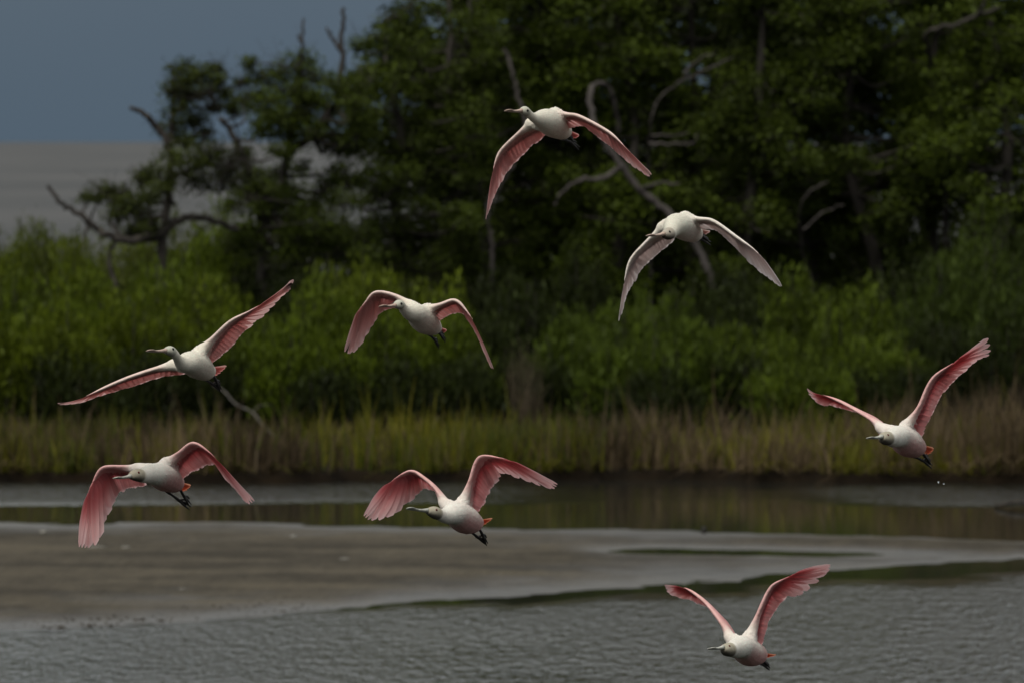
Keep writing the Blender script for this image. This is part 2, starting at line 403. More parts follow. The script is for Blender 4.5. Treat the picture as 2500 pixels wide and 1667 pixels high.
def tree(name, label, d, base_px, clumps, limbs=(), trunk_r=.13, density=1.0, size=.075, base=DARK, tip=MID, cat="tree", group=None,
         wood="bark", twigs=10, spread=.9, deep=None, fill=None):
    """clumps and limbs: where leafy masses and main boughs stand, measured across and up at distance d"""
    s = ppm(d); root = spot(base_px, 900, d); root[2] = land(root[0:1], np.array([d]))[0] - .05
    o = empty(name, root); tag(o, label, cat, group)
    T = Tubes(); nodes = []
    if fill:                                       # more leafy masses under the crown line, leaving a few windows open
        x0, x1, count, line, holes = fill; clumps = list(clumps); lx, ly = zip(*line)
        while count > 0:
            x = rng.uniform(x0, x1); y = rng.uniform(np.interp(x, lx, ly) + 22, 640); r = rng.uniform(22, 42)
            if all(math.hypot(x - hx, y - hy) > hr + r * .8 for hx, hy, hr in holes): clumps.append((x, y, r)); count -= 1
    for path, r0, r1 in limbs:
        P = np.array([spot(x, y, d) + np.array([0, dy, 0]) for x, y, dy in path]) - root
        u = np.linspace(0, len(P) - 1, 5 * len(P)); Q = catmull(P, u); Q += rng.normal(size=Q.shape) * .018
        T.add(Q, np.linspace(r0, r1, len(Q)), 7); nodes += [(q, np.interp(i, [0, len(Q)], [r0, r1])) for i, q in enumerate(Q)]
    if not limbs:
        cs = np.array([spot(x, y, d) for x, y, r in clumps]) - root; top = cs[:, 2].max(); cx = np.median(cs[:, 0])
        P = np.array([[0, 0, -.1], [.1 * rng.normal(), 0, top * .22], [cx * .5 + .25 * rng.normal(), .2 * rng.normal(), top * .5], [cx + .2 * rng.normal(), .2 * rng.normal(), top * .85]])
        Q = catmull(P, np.linspace(0, 3, 16)); T.add(Q, np.linspace(trunk_r, trunk_r * .25, 16), 8); nodes = [(q, trunk_r * (1 - .045 * i)) for i, q in enumerate(Q)]
    NP = np.array([q for q, r in nodes]); L = []
    for x, y, rp_ in clumps:
        c = spot(x, y, d) - root; c[1] += spread * rng.normal() if deep is None else rng.uniform(*deep); r = rp_ / s
        a = c - NP; cost = np.linalg.norm(a, axis=1) + .8 * np.maximum(-a[:, 2], 0); i = int(np.argmin(cost)); st = NP[i]
        midp = (st + c) / 2 + rng.normal(size=3) * .12 + np.array([0, 0, -.08]); rb = min(nodes[i][1] * .6, .05)
        T.add(np.array([st, midp, c]), [max(rb, .018), .012], 5, 8)
        nt_ = max(5, int(density * 40 * r / .5)); per = 17
        out = clump_leaves(c, r, nt_, per, size, base, tip); L.append(out[:6])
        for q in out[6][:: max(1, nt_ // 5)]:
            T.add(np.array([c + rng.normal(size=3) * .05, (c + q) / 2 + rng.normal(size=3) * .05, q + (q - c) * .25]), [.014, .004], 3, 5)
    for k in range(twigs):                         # bare twigs poking out
        x, y, rp_ = clumps[rng.integers(len(clumps))]; c = spot(x, y, d) - root; r = rp_ / s
        u = unit(rng.normal(size=3) + np.array([0, -.6, .7])); e = c + u * r * (1.2 + .6 * rng.random())
        e = e + rng.normal(size=3) * .08; m_ = c + u * r * .6 + rng.normal(size=3) * .08; T.add(np.array([c, m_, e]), [.012, .003], 3, 6)
        for q in range(2): T.add(np.array([m_, (m_ + e) / 2 + rng.normal(size=3) * .1, e + rng.normal(size=3) * .2]), [.006, .002], 3, 4)
    link("trunk", T.mesh("trunk"), M[wood], o)
    if L:
        A = [np.concatenate([l[i] for l in L]) for i in range(6)]
        link("crown", leaf_mesh("crown", *A), M["leaf"], o)
    return o

# -- the gnarled windswept oak at the left end of the wood
A_LIMBS = [
    ([(395, 760, 0), (392, 680, 0), (401, 578, 0), (413, 482, .1), (417, 380, .1), (420, 300, .1), (424, 200, 0), (417, 158, 0)], .105, .02),
    ([(417, 372, .1), (397, 330, 0), (370, 296, -.1), (345, 274, -.2), (318, 266, -.2)], .07, .035),
    ([(404, 560, 0), (370, 572, -.3), (317, 588, -.4), (264, 572, -.5), (225, 547, -.6), (187, 517, -.7), (149, 494, -.8), (122, 452, -.8)], .085, .03),
    ([(404, 560, 0), (440, 536, .2), (480, 531, .3), (525, 541, .4), (580, 562, .6)], .07, .05),
    ([(225, 548, -.6), (213, 570, -.7), (208, 606, -.7)], .035, .015),
    ([(290, 585, -.4), (270, 620, -.4), (284, 690, -.4), (300, 770, -.4)], .035, .04),
    ([(415, 440, .1), (450, 420, .2), (500, 400, .2), (560, 410, .2)], .05, .02),
]
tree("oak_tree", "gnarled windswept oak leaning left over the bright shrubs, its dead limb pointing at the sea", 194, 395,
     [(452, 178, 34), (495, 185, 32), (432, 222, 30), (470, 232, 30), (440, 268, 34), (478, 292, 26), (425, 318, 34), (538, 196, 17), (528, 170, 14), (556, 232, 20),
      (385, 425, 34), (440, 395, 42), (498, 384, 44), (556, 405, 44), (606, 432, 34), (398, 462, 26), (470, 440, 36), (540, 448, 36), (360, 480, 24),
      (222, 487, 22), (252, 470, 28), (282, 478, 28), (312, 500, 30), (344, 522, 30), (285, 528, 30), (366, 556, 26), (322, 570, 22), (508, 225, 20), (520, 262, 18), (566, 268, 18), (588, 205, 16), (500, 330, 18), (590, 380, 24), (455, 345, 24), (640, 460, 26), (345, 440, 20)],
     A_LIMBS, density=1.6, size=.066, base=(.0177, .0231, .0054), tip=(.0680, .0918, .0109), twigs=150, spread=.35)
B_LIMBS = [
    ([(650, 800, 0), (645, 690, 0), (638, 560, 0), (630, 480, 0), (600, 400, 0), (572, 345, 0), (548, 300, -.1), (532, 290, -.1)], .12, .03),
    ([(640, 560, 0), (680, 470, .2), (700, 380, .2), (720, 280, .2), (735, 190, .1), (738, 110, 0), (740, 52, 0)], .10, .018),
    ([(700, 380, .2), (770, 320, .1), (820, 250, 0), (836, 170, 0), (834, 90, 0), (840, 18, 0)], .08, .03),
    ([(834, 130, 0), (815, 100, 0), (800, 66, 0)], .04, .02),
    ([(740, 110, 0), (730, 95, 0), (728, 84, 0)], .02, .012),
]
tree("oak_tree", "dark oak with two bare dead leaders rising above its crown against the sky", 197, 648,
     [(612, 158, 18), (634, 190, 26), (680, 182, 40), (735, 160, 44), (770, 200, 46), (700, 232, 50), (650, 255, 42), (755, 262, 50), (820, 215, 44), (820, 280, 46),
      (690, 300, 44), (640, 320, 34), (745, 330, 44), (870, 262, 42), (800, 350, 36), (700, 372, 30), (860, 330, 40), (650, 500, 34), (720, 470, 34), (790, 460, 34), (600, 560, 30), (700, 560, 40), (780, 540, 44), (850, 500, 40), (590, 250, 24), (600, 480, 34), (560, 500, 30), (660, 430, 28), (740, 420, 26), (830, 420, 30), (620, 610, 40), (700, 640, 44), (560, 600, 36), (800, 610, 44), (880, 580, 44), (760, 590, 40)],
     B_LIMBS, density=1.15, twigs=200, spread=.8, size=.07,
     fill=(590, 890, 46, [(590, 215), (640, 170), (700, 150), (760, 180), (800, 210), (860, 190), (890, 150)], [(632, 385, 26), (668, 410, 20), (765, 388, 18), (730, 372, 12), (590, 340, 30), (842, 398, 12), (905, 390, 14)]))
tree("oak_tree", "tall dark tree with ragged crown at the top edge, right of the bare dead leaders", 200, 960,
     [(880, 120, 26), (935, 95, 40), (985, 60, 44), (1000, 20, 40), (940, 150, 46), (1010, 130, 48), (1065, 160, 50), (905, 195, 40), (965, 215, 52), (1040, 235, 54), (1110, 200, 50),
      (930, 285, 50), (1000, 310, 54), (1080, 310, 54), (1150, 280, 50), (900, 370, 44), (970, 390, 50), (1050, 400, 54), (1130, 380, 52), (950, 480, 48), (1040, 490, 50), (1180, 90, 50), (1120, 60, 40), (1070, 30, 30), (1160, 340, 50), (1170, 450, 50), (960, 640, 50), (1060, 640, 50), (1150, 560, 50), (1140, 650, 50), (880, 640, 44), (930, 420, 40), (1020, 450, 44), (880, 450, 36), (1120, 470, 50), (930, 560, 44), (1010, 570, 50), (1090, 560, 50)],
     [([(985, 900, 0), (980, 700, 0), (965, 520, 0), (985, 380, 0), (960, 240, 0), (940, 120, 0), (946, 40, 0)], .13, .03),
      ([(985, 380, 0), (1040, 280, .2), (1090, 180, .2), (1100, 60, .2), (1090, -60, 0)], .09, .03),
      ([(1090, 180, .2), (1130, 130, 0), (1145, 60, 0), (1150, -40, 0)], .05, .02)],
     density=1.0, twigs=160, spread=.9, size=.075,
     fill=(880, 1190, 62, [(880, 140), (930, 70), (985, 20), (1040, 60), (1090, 20), (1190, -40)], [(905, 390, 14), (1085, 95, 16), (1140, 40, 18)]))

# -- the wood: front row, then a second row behind
def wood_tree(xc, d, seed, label, group, base, tip, top=-260, low=840, half=150, n=52, size=.094, dens=.95, limbs=(), rad=(34, 62)):
    g = np.random.default_rng(seed); cl = []
    for k in range(n):
        t = g.random(); y = low + (top - low) * t; w = half * (.55 + .6 * math.sin(math.pi * min(t * .9 + .12, 1)))
        cl.append((xc + g.uniform(-w, w), y, g.uniform(*rad)))
    return tree("oak_tree", label, d, xc, cl, limbs, trunk_r=.17, density=dens, size=size, base=base, tip=tip, group=group, twigs=26, deep=(-1.4, 1.2))
WL = "dense dark evergreen oak in the wood behind the two highest spoonbills"
WG = "dark evergreen oaks massed in the wood on the right"
k = 0
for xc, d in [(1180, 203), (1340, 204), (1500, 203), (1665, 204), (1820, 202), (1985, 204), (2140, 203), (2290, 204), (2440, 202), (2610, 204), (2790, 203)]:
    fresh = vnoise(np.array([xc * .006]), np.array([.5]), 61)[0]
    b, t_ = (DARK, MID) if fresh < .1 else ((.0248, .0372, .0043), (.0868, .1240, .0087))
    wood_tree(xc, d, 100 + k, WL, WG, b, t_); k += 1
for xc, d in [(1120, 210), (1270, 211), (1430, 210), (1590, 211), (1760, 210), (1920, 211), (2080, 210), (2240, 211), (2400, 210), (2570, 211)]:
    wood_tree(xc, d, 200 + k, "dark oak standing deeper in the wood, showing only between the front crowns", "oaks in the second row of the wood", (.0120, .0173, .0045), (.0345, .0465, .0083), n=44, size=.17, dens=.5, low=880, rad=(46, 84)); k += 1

def bare(name, label, d, base_px, limbs, wood, cat="dead tree"):
    root = spot(base_px, 900, d); root[2] = land(root[0:1], np.array([d]))[0] - .05
    o = empty(name, root); tag(o, label, cat); T = Tubes(); first = True
    for path, r0, r1 in limbs:
        P = np.array([spot(x, y, d) + np.array([0, dy, 0]) for x, y, dy in path]) - root
        if first: P = np.vstack([[0, 0, -.1], P]); first = False
        Q = catmull(P, np.linspace(0, len(P) - 1, 7 * len(P))); Q[1:-1] += rng.normal(size=Q[1:-1].shape) * .012
        rad = np.linspace(r0, r1, len(Q)) * (1 + .12 * vnoise(np.arange(len(Q)) * .7, 1.0, len(path)))
        T.add(Q, rad, 8)
    link("trunk", T.mesh("trunk"), M[wood], o); return o
bare("dead_tree", "thick grey dead trunk bent over at its top, behind the highest spoonbill", 199.5, 1760,
     [([(1745, 720, 0), (1700, 600, 0), (1635, 522, 0), (1560, 462, 0), (1515, 400, 0), (1478, 350, 0), (1450, 300, 0), (1441, 240, .3), (1447, 212, .5), (1475, 205, .7), (1500, 240, .9), (1512, 320, 1.2)], .072, .04),
      ([(1520, 405, 0), (1470, 435, -.1), (1410, 442, -.2), (1372, 470, -.2), (1352, 500, -.2)], .05, .022),
      ([(1560, 462, 0), (1610, 448, -.1), (1660, 450, -.2)], .035, .015)], "dead_wood")
bare("dead_tree", "slender pale dead branching stem arching through the leaves above the whitest spoonbill", 200.5, 1600,
     [([(1590, 700, 1.8), (1600, 520, 1.6), (1586, 400, .9), (1590, 300, 0), (1608, 245, 0), (1655, 205, 0), (1720, 172, -.1), (1790, 140, -.2)], .034, .012),
      ([(1655, 205, 0), (1700, 150, 0), (1745, 130, 0)], .03, .012),
      ([(1586, 350, 0), (1640, 352, -.2), (1690, 350, -.3), (1702, 328, -.3)], .028, .014),
      ([(1590, 330, 0), (1640, 332, -.1), (1680, 326, -.2)], .02, .012)], "dead_wood")
bare("dead_tree", "short crooked pale dead stub left of the highest spoonbill's hanging wing", 199, 1190,
     [([(1196, 720, 0), (1202, 600, 0), (1190, 540, 0), (1200, 470, 0)], .05, .03),
      ([(1230, 120, .3), (1250, 170, .2), (1262, 230, .2), (1285, 330, .2), (1230, 440, .1), (1200, 500, 0)], .035, .03)], "dead_wood")
bare("dead_tree", "brown crooked bare bough crossing the leaves at the top right corner", 200, 2330,
     [([(2330, 700, 3.0), (2320, 400, 2.8), (2300, 200, 2.0), (2262, 86, .2), (2330, 62, -.1), (2380, 40, -.1), (2440, 20, 0)], .045, .034),
      ([(2380, 40, -.1), (2400, 10, -.1), (2405, -40, 0)], .04, .02)], "bark")
bare("dead_tree", "thin bare grey stem looping among dark leaves right of the whitest spoonbill's wing", 200, 2000,
     [([(1990, 720, 1.6), (1960, 600, 1.2), (1955, 520, .5), (1975, 470, 0), (2020, 445, 0)], .03, .014),
      ([(1960, 560, 0), (2010, 520, 0), (2060, 500, -.1)], .022, .010)], "dead_wood")

# -- shrubs
def shrub(label, xc, ytop, half, d, base, tip, group=None, n_plume=None, cat="shrub", stems_only=False):
    s = ppm(d); root = spot(xc, 1000, d); root[2] = land(root[0:1], np.array([d]))[0]
    H = spot(xc, ytop, d)[2] - root[2]; W = 1.2 * half / s
    o = empty("shrub", root); tag(o, label, cat, group); T = Tubes()
    n = n_plume or int(40 + 34 * W); P = []; AX = []; NR = []; LN = []; WD = []; CO = []
    for q in range(n):
        a = rng.random() * 2 * math.pi; rr = math.sqrt(rng.random()); ex = math.cos(a) * rr * W; ey = math.sin(a) * rr * W * .8
        dome = math.sqrt(max(1 - .5 * rr * rr, .05)); lump = 1 + .24 * vnoise(np.array([ex * 1.6 + xc]), np.array([ey * 1.6]), 71)[0]
        h = H * dome * lump * (.74 + .34 * rng.random())
        b = np.array([ex * .25, ey * .25, 0]); e = np.array([ex, ey, h]); m_ = (b + e) / 2 + np.array([ex * .22, ey * .22, -h * .02])
        path = catmull(np.array([b, m_, e]), np.linspace(0, 2, 9))
        if q % 3 == 0 or stems_only: T.add(path + rng.normal(size=(9, 1)) * .02 * stems_only, np.linspace(*((.007, .002) if stems_only else (.02, .005)), 9), 4)
        if stems_only: continue
        cnt = int(66 + 28 * rng.random()); t = .30 + .70 * rng.random(cnt) ** .8; pos = catmull(np.array([b, m_, e]), t * 2)
        wd_ = .20 * (1.15 - t) + .035
        pos = pos + rng.normal(size=(cnt, 3)) * wd_[:, None] * np.array([1, 1, .9])
        out = unit(pos - path[4]); ax = unit(np.array([0, 0, 1.0]) + .45 * out + .35 * rng.normal(size=(cnt, 3)))
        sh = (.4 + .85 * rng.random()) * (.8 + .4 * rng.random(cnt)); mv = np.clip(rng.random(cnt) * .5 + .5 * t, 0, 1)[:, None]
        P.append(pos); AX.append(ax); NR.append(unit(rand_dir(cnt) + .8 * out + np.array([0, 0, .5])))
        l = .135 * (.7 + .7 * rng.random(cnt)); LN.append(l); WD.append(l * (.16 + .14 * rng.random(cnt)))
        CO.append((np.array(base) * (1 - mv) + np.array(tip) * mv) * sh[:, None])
    link("stem", T.mesh("stem"), M["dry_stem" if stems_only else "bark"], o)
    if P: link("foliage", leaf_mesh("foliage", *[np.concatenate(a) for a in (P, AX, NR, LN, WD, CO)]), M["leaf"], o)
    return o
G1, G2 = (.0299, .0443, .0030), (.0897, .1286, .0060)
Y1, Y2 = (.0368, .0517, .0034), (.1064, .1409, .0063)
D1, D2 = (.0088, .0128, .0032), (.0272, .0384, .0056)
g_left = ("bright green feathery shrub in the thicket under the gnarled oak", "bright shrubs of the left thicket")
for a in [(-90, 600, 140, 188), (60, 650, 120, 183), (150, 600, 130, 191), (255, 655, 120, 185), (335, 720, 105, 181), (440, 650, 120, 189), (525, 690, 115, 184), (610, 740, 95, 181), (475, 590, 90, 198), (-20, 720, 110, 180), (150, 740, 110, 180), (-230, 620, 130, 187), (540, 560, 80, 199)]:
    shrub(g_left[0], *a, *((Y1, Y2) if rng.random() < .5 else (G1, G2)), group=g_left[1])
g_far = ("hazy pale green shrub on the dune line in front of the sea at far left", "far shrubs along the dune line")
for a in [(20, 548, 120, 235), (120, 552, 120, 240), (225, 562, 110, 232), (-110, 552, 130, 238), (330, 560, 100, 226), (430, 556, 90, 222), (520, 550, 90, 220), (-260, 560, 130, 236)]:
    shrub(g_far[0], *a, (.0440, .0578, .0088), (.0908, .1128, .0143), group=g_far[1], n_plume=46)
g_mid = ("bright green feathery shrub of the mound behind the middle spoonbill", "shrubs of the middle mound")
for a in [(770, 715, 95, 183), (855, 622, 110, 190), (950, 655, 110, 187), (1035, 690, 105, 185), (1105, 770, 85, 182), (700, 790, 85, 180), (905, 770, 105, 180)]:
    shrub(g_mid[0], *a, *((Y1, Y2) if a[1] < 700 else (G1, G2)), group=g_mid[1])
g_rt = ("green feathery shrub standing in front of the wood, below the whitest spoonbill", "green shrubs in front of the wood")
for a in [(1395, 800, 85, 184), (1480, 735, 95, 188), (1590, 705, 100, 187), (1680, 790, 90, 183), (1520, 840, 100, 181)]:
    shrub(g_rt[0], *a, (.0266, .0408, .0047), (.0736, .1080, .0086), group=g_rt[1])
g_r2 = ("lighter green shrub in the clump left of the rightmost spoonbill's raised wings", "lighter shrubs left of the rightmost spoonbill")
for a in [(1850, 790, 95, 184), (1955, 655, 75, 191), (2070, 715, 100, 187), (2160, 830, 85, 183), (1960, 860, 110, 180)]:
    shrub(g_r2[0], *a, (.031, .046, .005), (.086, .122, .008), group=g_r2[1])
g_r3 = ("tall green shrub against the right edge of the picture", "tall shrubs at the right edge")
for a in [(2290, 640, 100, 195), (2370, 575, 110, 196), (2460, 540, 110, 197), (2480, 720, 100, 191), ]:
    shrub(g_r3[0], *a, (.0198, .0310, .0050), (.0508, .0756, .0087), group=g_r3[1])
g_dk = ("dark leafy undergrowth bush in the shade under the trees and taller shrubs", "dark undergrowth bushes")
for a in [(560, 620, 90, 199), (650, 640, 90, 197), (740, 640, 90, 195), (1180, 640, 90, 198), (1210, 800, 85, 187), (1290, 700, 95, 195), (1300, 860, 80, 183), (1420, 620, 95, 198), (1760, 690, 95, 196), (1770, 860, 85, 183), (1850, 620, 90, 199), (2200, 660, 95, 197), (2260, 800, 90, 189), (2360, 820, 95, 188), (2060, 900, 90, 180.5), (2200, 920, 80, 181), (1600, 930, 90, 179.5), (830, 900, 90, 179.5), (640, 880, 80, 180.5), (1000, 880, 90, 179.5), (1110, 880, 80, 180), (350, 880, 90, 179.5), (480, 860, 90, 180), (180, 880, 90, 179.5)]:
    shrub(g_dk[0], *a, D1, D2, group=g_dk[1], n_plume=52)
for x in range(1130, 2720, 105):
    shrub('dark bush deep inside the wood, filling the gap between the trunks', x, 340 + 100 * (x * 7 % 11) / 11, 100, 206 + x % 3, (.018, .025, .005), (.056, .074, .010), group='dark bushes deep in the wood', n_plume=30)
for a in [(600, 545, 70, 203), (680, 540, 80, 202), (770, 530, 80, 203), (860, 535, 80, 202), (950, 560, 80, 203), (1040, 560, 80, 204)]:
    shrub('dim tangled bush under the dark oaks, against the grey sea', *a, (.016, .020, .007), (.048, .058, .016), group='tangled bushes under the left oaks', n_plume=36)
shrub("tan tuft of dry leafless stems between the middle mound and the dark wood", 1280, 850, 48, 182, D1, D2, n_plume=55, stems_only=True)

# ------------------------------------------------------------------ marsh grass on the bank
def blades(name, n, green):
    x = rng.uniform(-18, 18, n); front = rng.random(n) < .45
    y = bank_edge(x) + np.where(front, rng.uniform(.10, 1.6, n), rng.uniform(1.0, 9, n))
    patch = vnoise(x * .55, y * .2, 81 if green else 83) + .7 * vnoise(x * 2.6, y * .4, 82 if green else 84) + .5 * vnoise(x * 7, y * 1.2, 88)
    if green: keep = rng.random(n) < np.clip(.52 + .75 * patch, .1, 1)
    else: keep = rng.random(n) < np.clip(.46 + .6 * patch + .8 * smooth01(4.5, 7, x) + .35 * smooth01(-6, -9, x), .08, 1)
    x, y = x[keep], y[keep]; n = len(x)
    z = land(x, y) - .03
    tall = (.92 if not green else 1.0) + (.75 if not green else .15) * smooth01(4.8, 7.5, x)
    h = (.39 + .32 * rng.random(n)) * (1 + .38 * vnoise(x * 1.5, y * .5, 85) + .25 * vnoise(x * .4, y * .2, 86) + .9 * (rng.random(n) < .05) * rng.random(n)) * (1.0 if green else 1.08) * tall
    lean = rng.normal(size=(n, 2)) * .17; fr_ = y - bank_edge(x) < .5; lean[:, 1] -= .10 * fr_; dr_ = fr_ & (rng.random(n) < .4); lean[dr_, 1] -= .9; lean[dr_, 0] *= 2.5
    w = rng.uniform(.014, .036, n); ang = rng.uniform(-.9, .9, n); side = np.stack([np.cos(ang), np.sin(ang), 0 * ang], -1)
    base = np.stack([x, y, z], -1); V = []
    for t in (0, .4, .75, 1.0):
        p = base + np.stack([lean[:, 0] * h * t ** 2, lean[:, 1] * h * t ** 2, h * t * (1 - .12 * t * np.abs(lean[:, 0]) * 3 - .75 * t * dr_)], -1)
        ww = (w * (1 - t ** 2 * .9) / 2)[:, None]; V += [p - side * ww, p + side * ww]
    V = np.stack(V, 1); f0 = np.array([[0, 1, 3, 2], [2, 3, 5, 4], [4, 5, 7, 6]])
    F = (np.arange(n)[:, None, None] * 8 + f0[None]).reshape(-1, 4)
    pv = .5 + .5 * vnoise(x * .8, y * .3, 87)
    if green:
        yel = np.clip(pv + .25 * rng.normal(size=n), 0, 1)[:, None]
        c = np.array([.0448, .0605, .0056]) * (1 - yel) + np.array([.1512, .1372, .0123]) * yel
    else:
        yel = np.clip(pv + .3 * rng.normal(size=n), 0, 1)[:, None]
        c = np.array([.0413, .0286, .0154]) * (1 - yel) + np.array([.1430, .1045, .0578]) * yel
    c = c * (.55 + .8 * rng.random(n))[:, None]
    return link(name, mesh_from(name, V.reshape(-1, 3), F, np.repeat(c, 8, 0)), M["grass"])
tag(blades("marsh_grass", 32000, True), "yellow green marsh grass growing in a band along the far bank", "grass", kind="stuff")
tag(blades("dead_reeds", 32000, False), "dry brown reeds standing among the marsh grass along the far bank", "reeds", kind="stuff")

# ------------------------------------------------------------------ driftwood, stick, shells
def branch_thing(name, label, cat, pts, r0, r1, wood, extra=()):
    pts = [np.asarray(p, float) for p in pts]; root = pts[0].copy(); T = Tubes()
    P = np.array(pts) - root; Q = catmull(P, np.linspace(0, len(P) - 1, 6 * len(P))); T.add(Q, np.linspace(r0, r1, len(Q)), 7)
    for e in extra: T.add(np.array(e) - root, [r1, r1 * .4], 5, 6)
    return tag(link(name, T.mesh(name), M[wood], None, root), label, cat)
bp_ = [spot(x, y, d) for x, y, d in [(680, 1075, 176), (640, 1035, 176.3), (615, 1005, 176.6), (575, 985, 177), (548, 955, 177.5), (520, 938, 178)]]
branch_thing("dead_branch", "pale broken branch leaning from the shrubs into the marsh grass", "branch", bp_, .02, .009, "pale_wood",
             [[bp_[2], bp_[2] + np.array([.12, 0, .1]), bp_[2] + np.array([.28, -.1, .12])]])
st = [np.array([7.6, 154.2, -.03]), np.array([7.2, 154.6, .05]), np.array([6.9, 155.0, .09]), np.array([6.6, 155.2, .03])]
branch_thing("floating_stick", "dark crooked stick lying in the channel below the rightmost spoonbill", "stick", st, .05, .025, "bark",
             [[st[1], st[1] + np.array([.1, 0, .12]), st[1] + np.array([.05, .1, .2])]])
def lump(name, label, cat, x, d, sx, sy, sz, m_, group=None):
    g = np.random.default_rng(int(abs(x) * 1000 + d)); V = []; F = []; nu, nv = 10, 6
    for i in range(nv + 1):
        th = math.pi * i / nv
        for j in range(nu):
            ph = 2 * math.pi * j / nu; k_ = 1 + .22 * g.normal() * (0 < i < nv)
            V.append((math.sin(th) * math.cos(ph) * sx * k_, math.sin(th) * math.sin(ph) * sy * k_, math.cos(th) * sz * (1 + .15 * g.normal() * (0 < i < nv))))
    for i in range(nv):
        for j in range(nu): F.append((i * nu + j, (i + 1) * nu + j, (i + 1) * nu + (j + 1) % nu, i * nu + (j + 1) % nu))
    z = float(sand_height(np.array([x]), np.array([d]))[0])
    return tag(link(name, mesh_from(name, V, F, None, True), M[m_], None, (x, d, z + sz * .5)), label, cat, group)
def gx(px, d): return (px - 1250) / ppm(d)
for px, d, sx, sz, lab in [(104, 144.0, .055, .035, "small white shell alone on the upper left of the sandbar"),
                           (234, 138.2, .14, .02, "long flat white shell patch below the left spoonbill's hanging wing"),
                           (306, 138.2, .07, .02, "short white shell fragment just right of the long flat white one"),
                           (716, 142.2, .045, .04, "small pale shell on the sand between the two lower left spoonbills"),
                           (840, 134.5, .06, .018, "flat pale shell fragment low on the middle of the sandbar"),
                           (444, 125.6, .06, .02, "pale shell fragment near the sandbar's lower water edge")]:
    lump("shell", lab, "shell", gx(px, d), d, sx * .85, .06, sz * .6, "shell")
lump("clod", "small dark clod standing on the far edge of the sandbar at right", "clod", gx(1719, 145.0), 145.0, .035, .04, .06, "leg_black")
for px, py, rr in [(2291, 1176, .0045), (2304, 1180, .0035)]:
    p = spot(px, py, 52.5); V = []; F = []
    for i in range(7):
        th = math.pi * i / 6
        for j in range(8):
            ph = 2 * math.pi * j / 8; V.append((rr * math.sin(th) * math.cos(ph), rr * math.sin(th) * math.sin(ph), rr * math.cos(th) * 1.15))
    for i in range(6):
        for j in range(8): F.append((i * 8 + j, (i + 1) * 8 + j, (i + 1) * 8 + (j + 1) % 8, i * 8 + (j + 1) % 8))
    tag(link("water_drop", mesh_from("water_drop", V, F, None, True), M["drop"], None, p),
        "tiny water drop falling below the rightmost spoonbill's feet", "water drop", "water drops shed by the rightmost spoonbill")

def crumbs(n):
    x = rng.uniform(-9, 9, n); u = rng.random(n); y = near_edge(x) + .1 + 3.2 * u ** 1.6 * np.where(x < -1, 1, .5)
    z = sand_height(x, y); k = np.clip(.25 + .9 * vnoise(x * .7, y * .5, 91) + .4 * smooth01(0, -4, x), 0, 1) * smooth01(3, -2, x); r = rng.uniform(.008, .032, n) * (1 - .5 * u) * k; V = []
    o8 = np.array([[1, 0, 0], [0, 1, 0], [-1, 0, 0], [0, -1, 0], [0, 0, 1], [0, 0, -.6]])
    V = np.stack([x, y, z], -1)[:, None] + o8[None] * r[:, None, None] * rng.uniform(.6, 1.4, (n, 6, 1)) * np.array([1.5, 1.3, .8])
    f = np.array([[0, 1, 4], [1, 2, 4], [2, 3, 4], [3, 0, 4], [1, 0, 5], [2, 1, 5], [3, 2, 5], [0, 3, 5]])
    return mesh_from("mud_crumbs", V.reshape(-1, 3), (np.arange(n)[:, None, None] * 6 + f[None]).reshape(-1, 3), None, False)
tag(link("mud_crumbs", crumbs(1300), M["grit"]), "dark crumbs of mud and shell grit strewn along the sandbar's near waterline", "mud", kind="stuff")

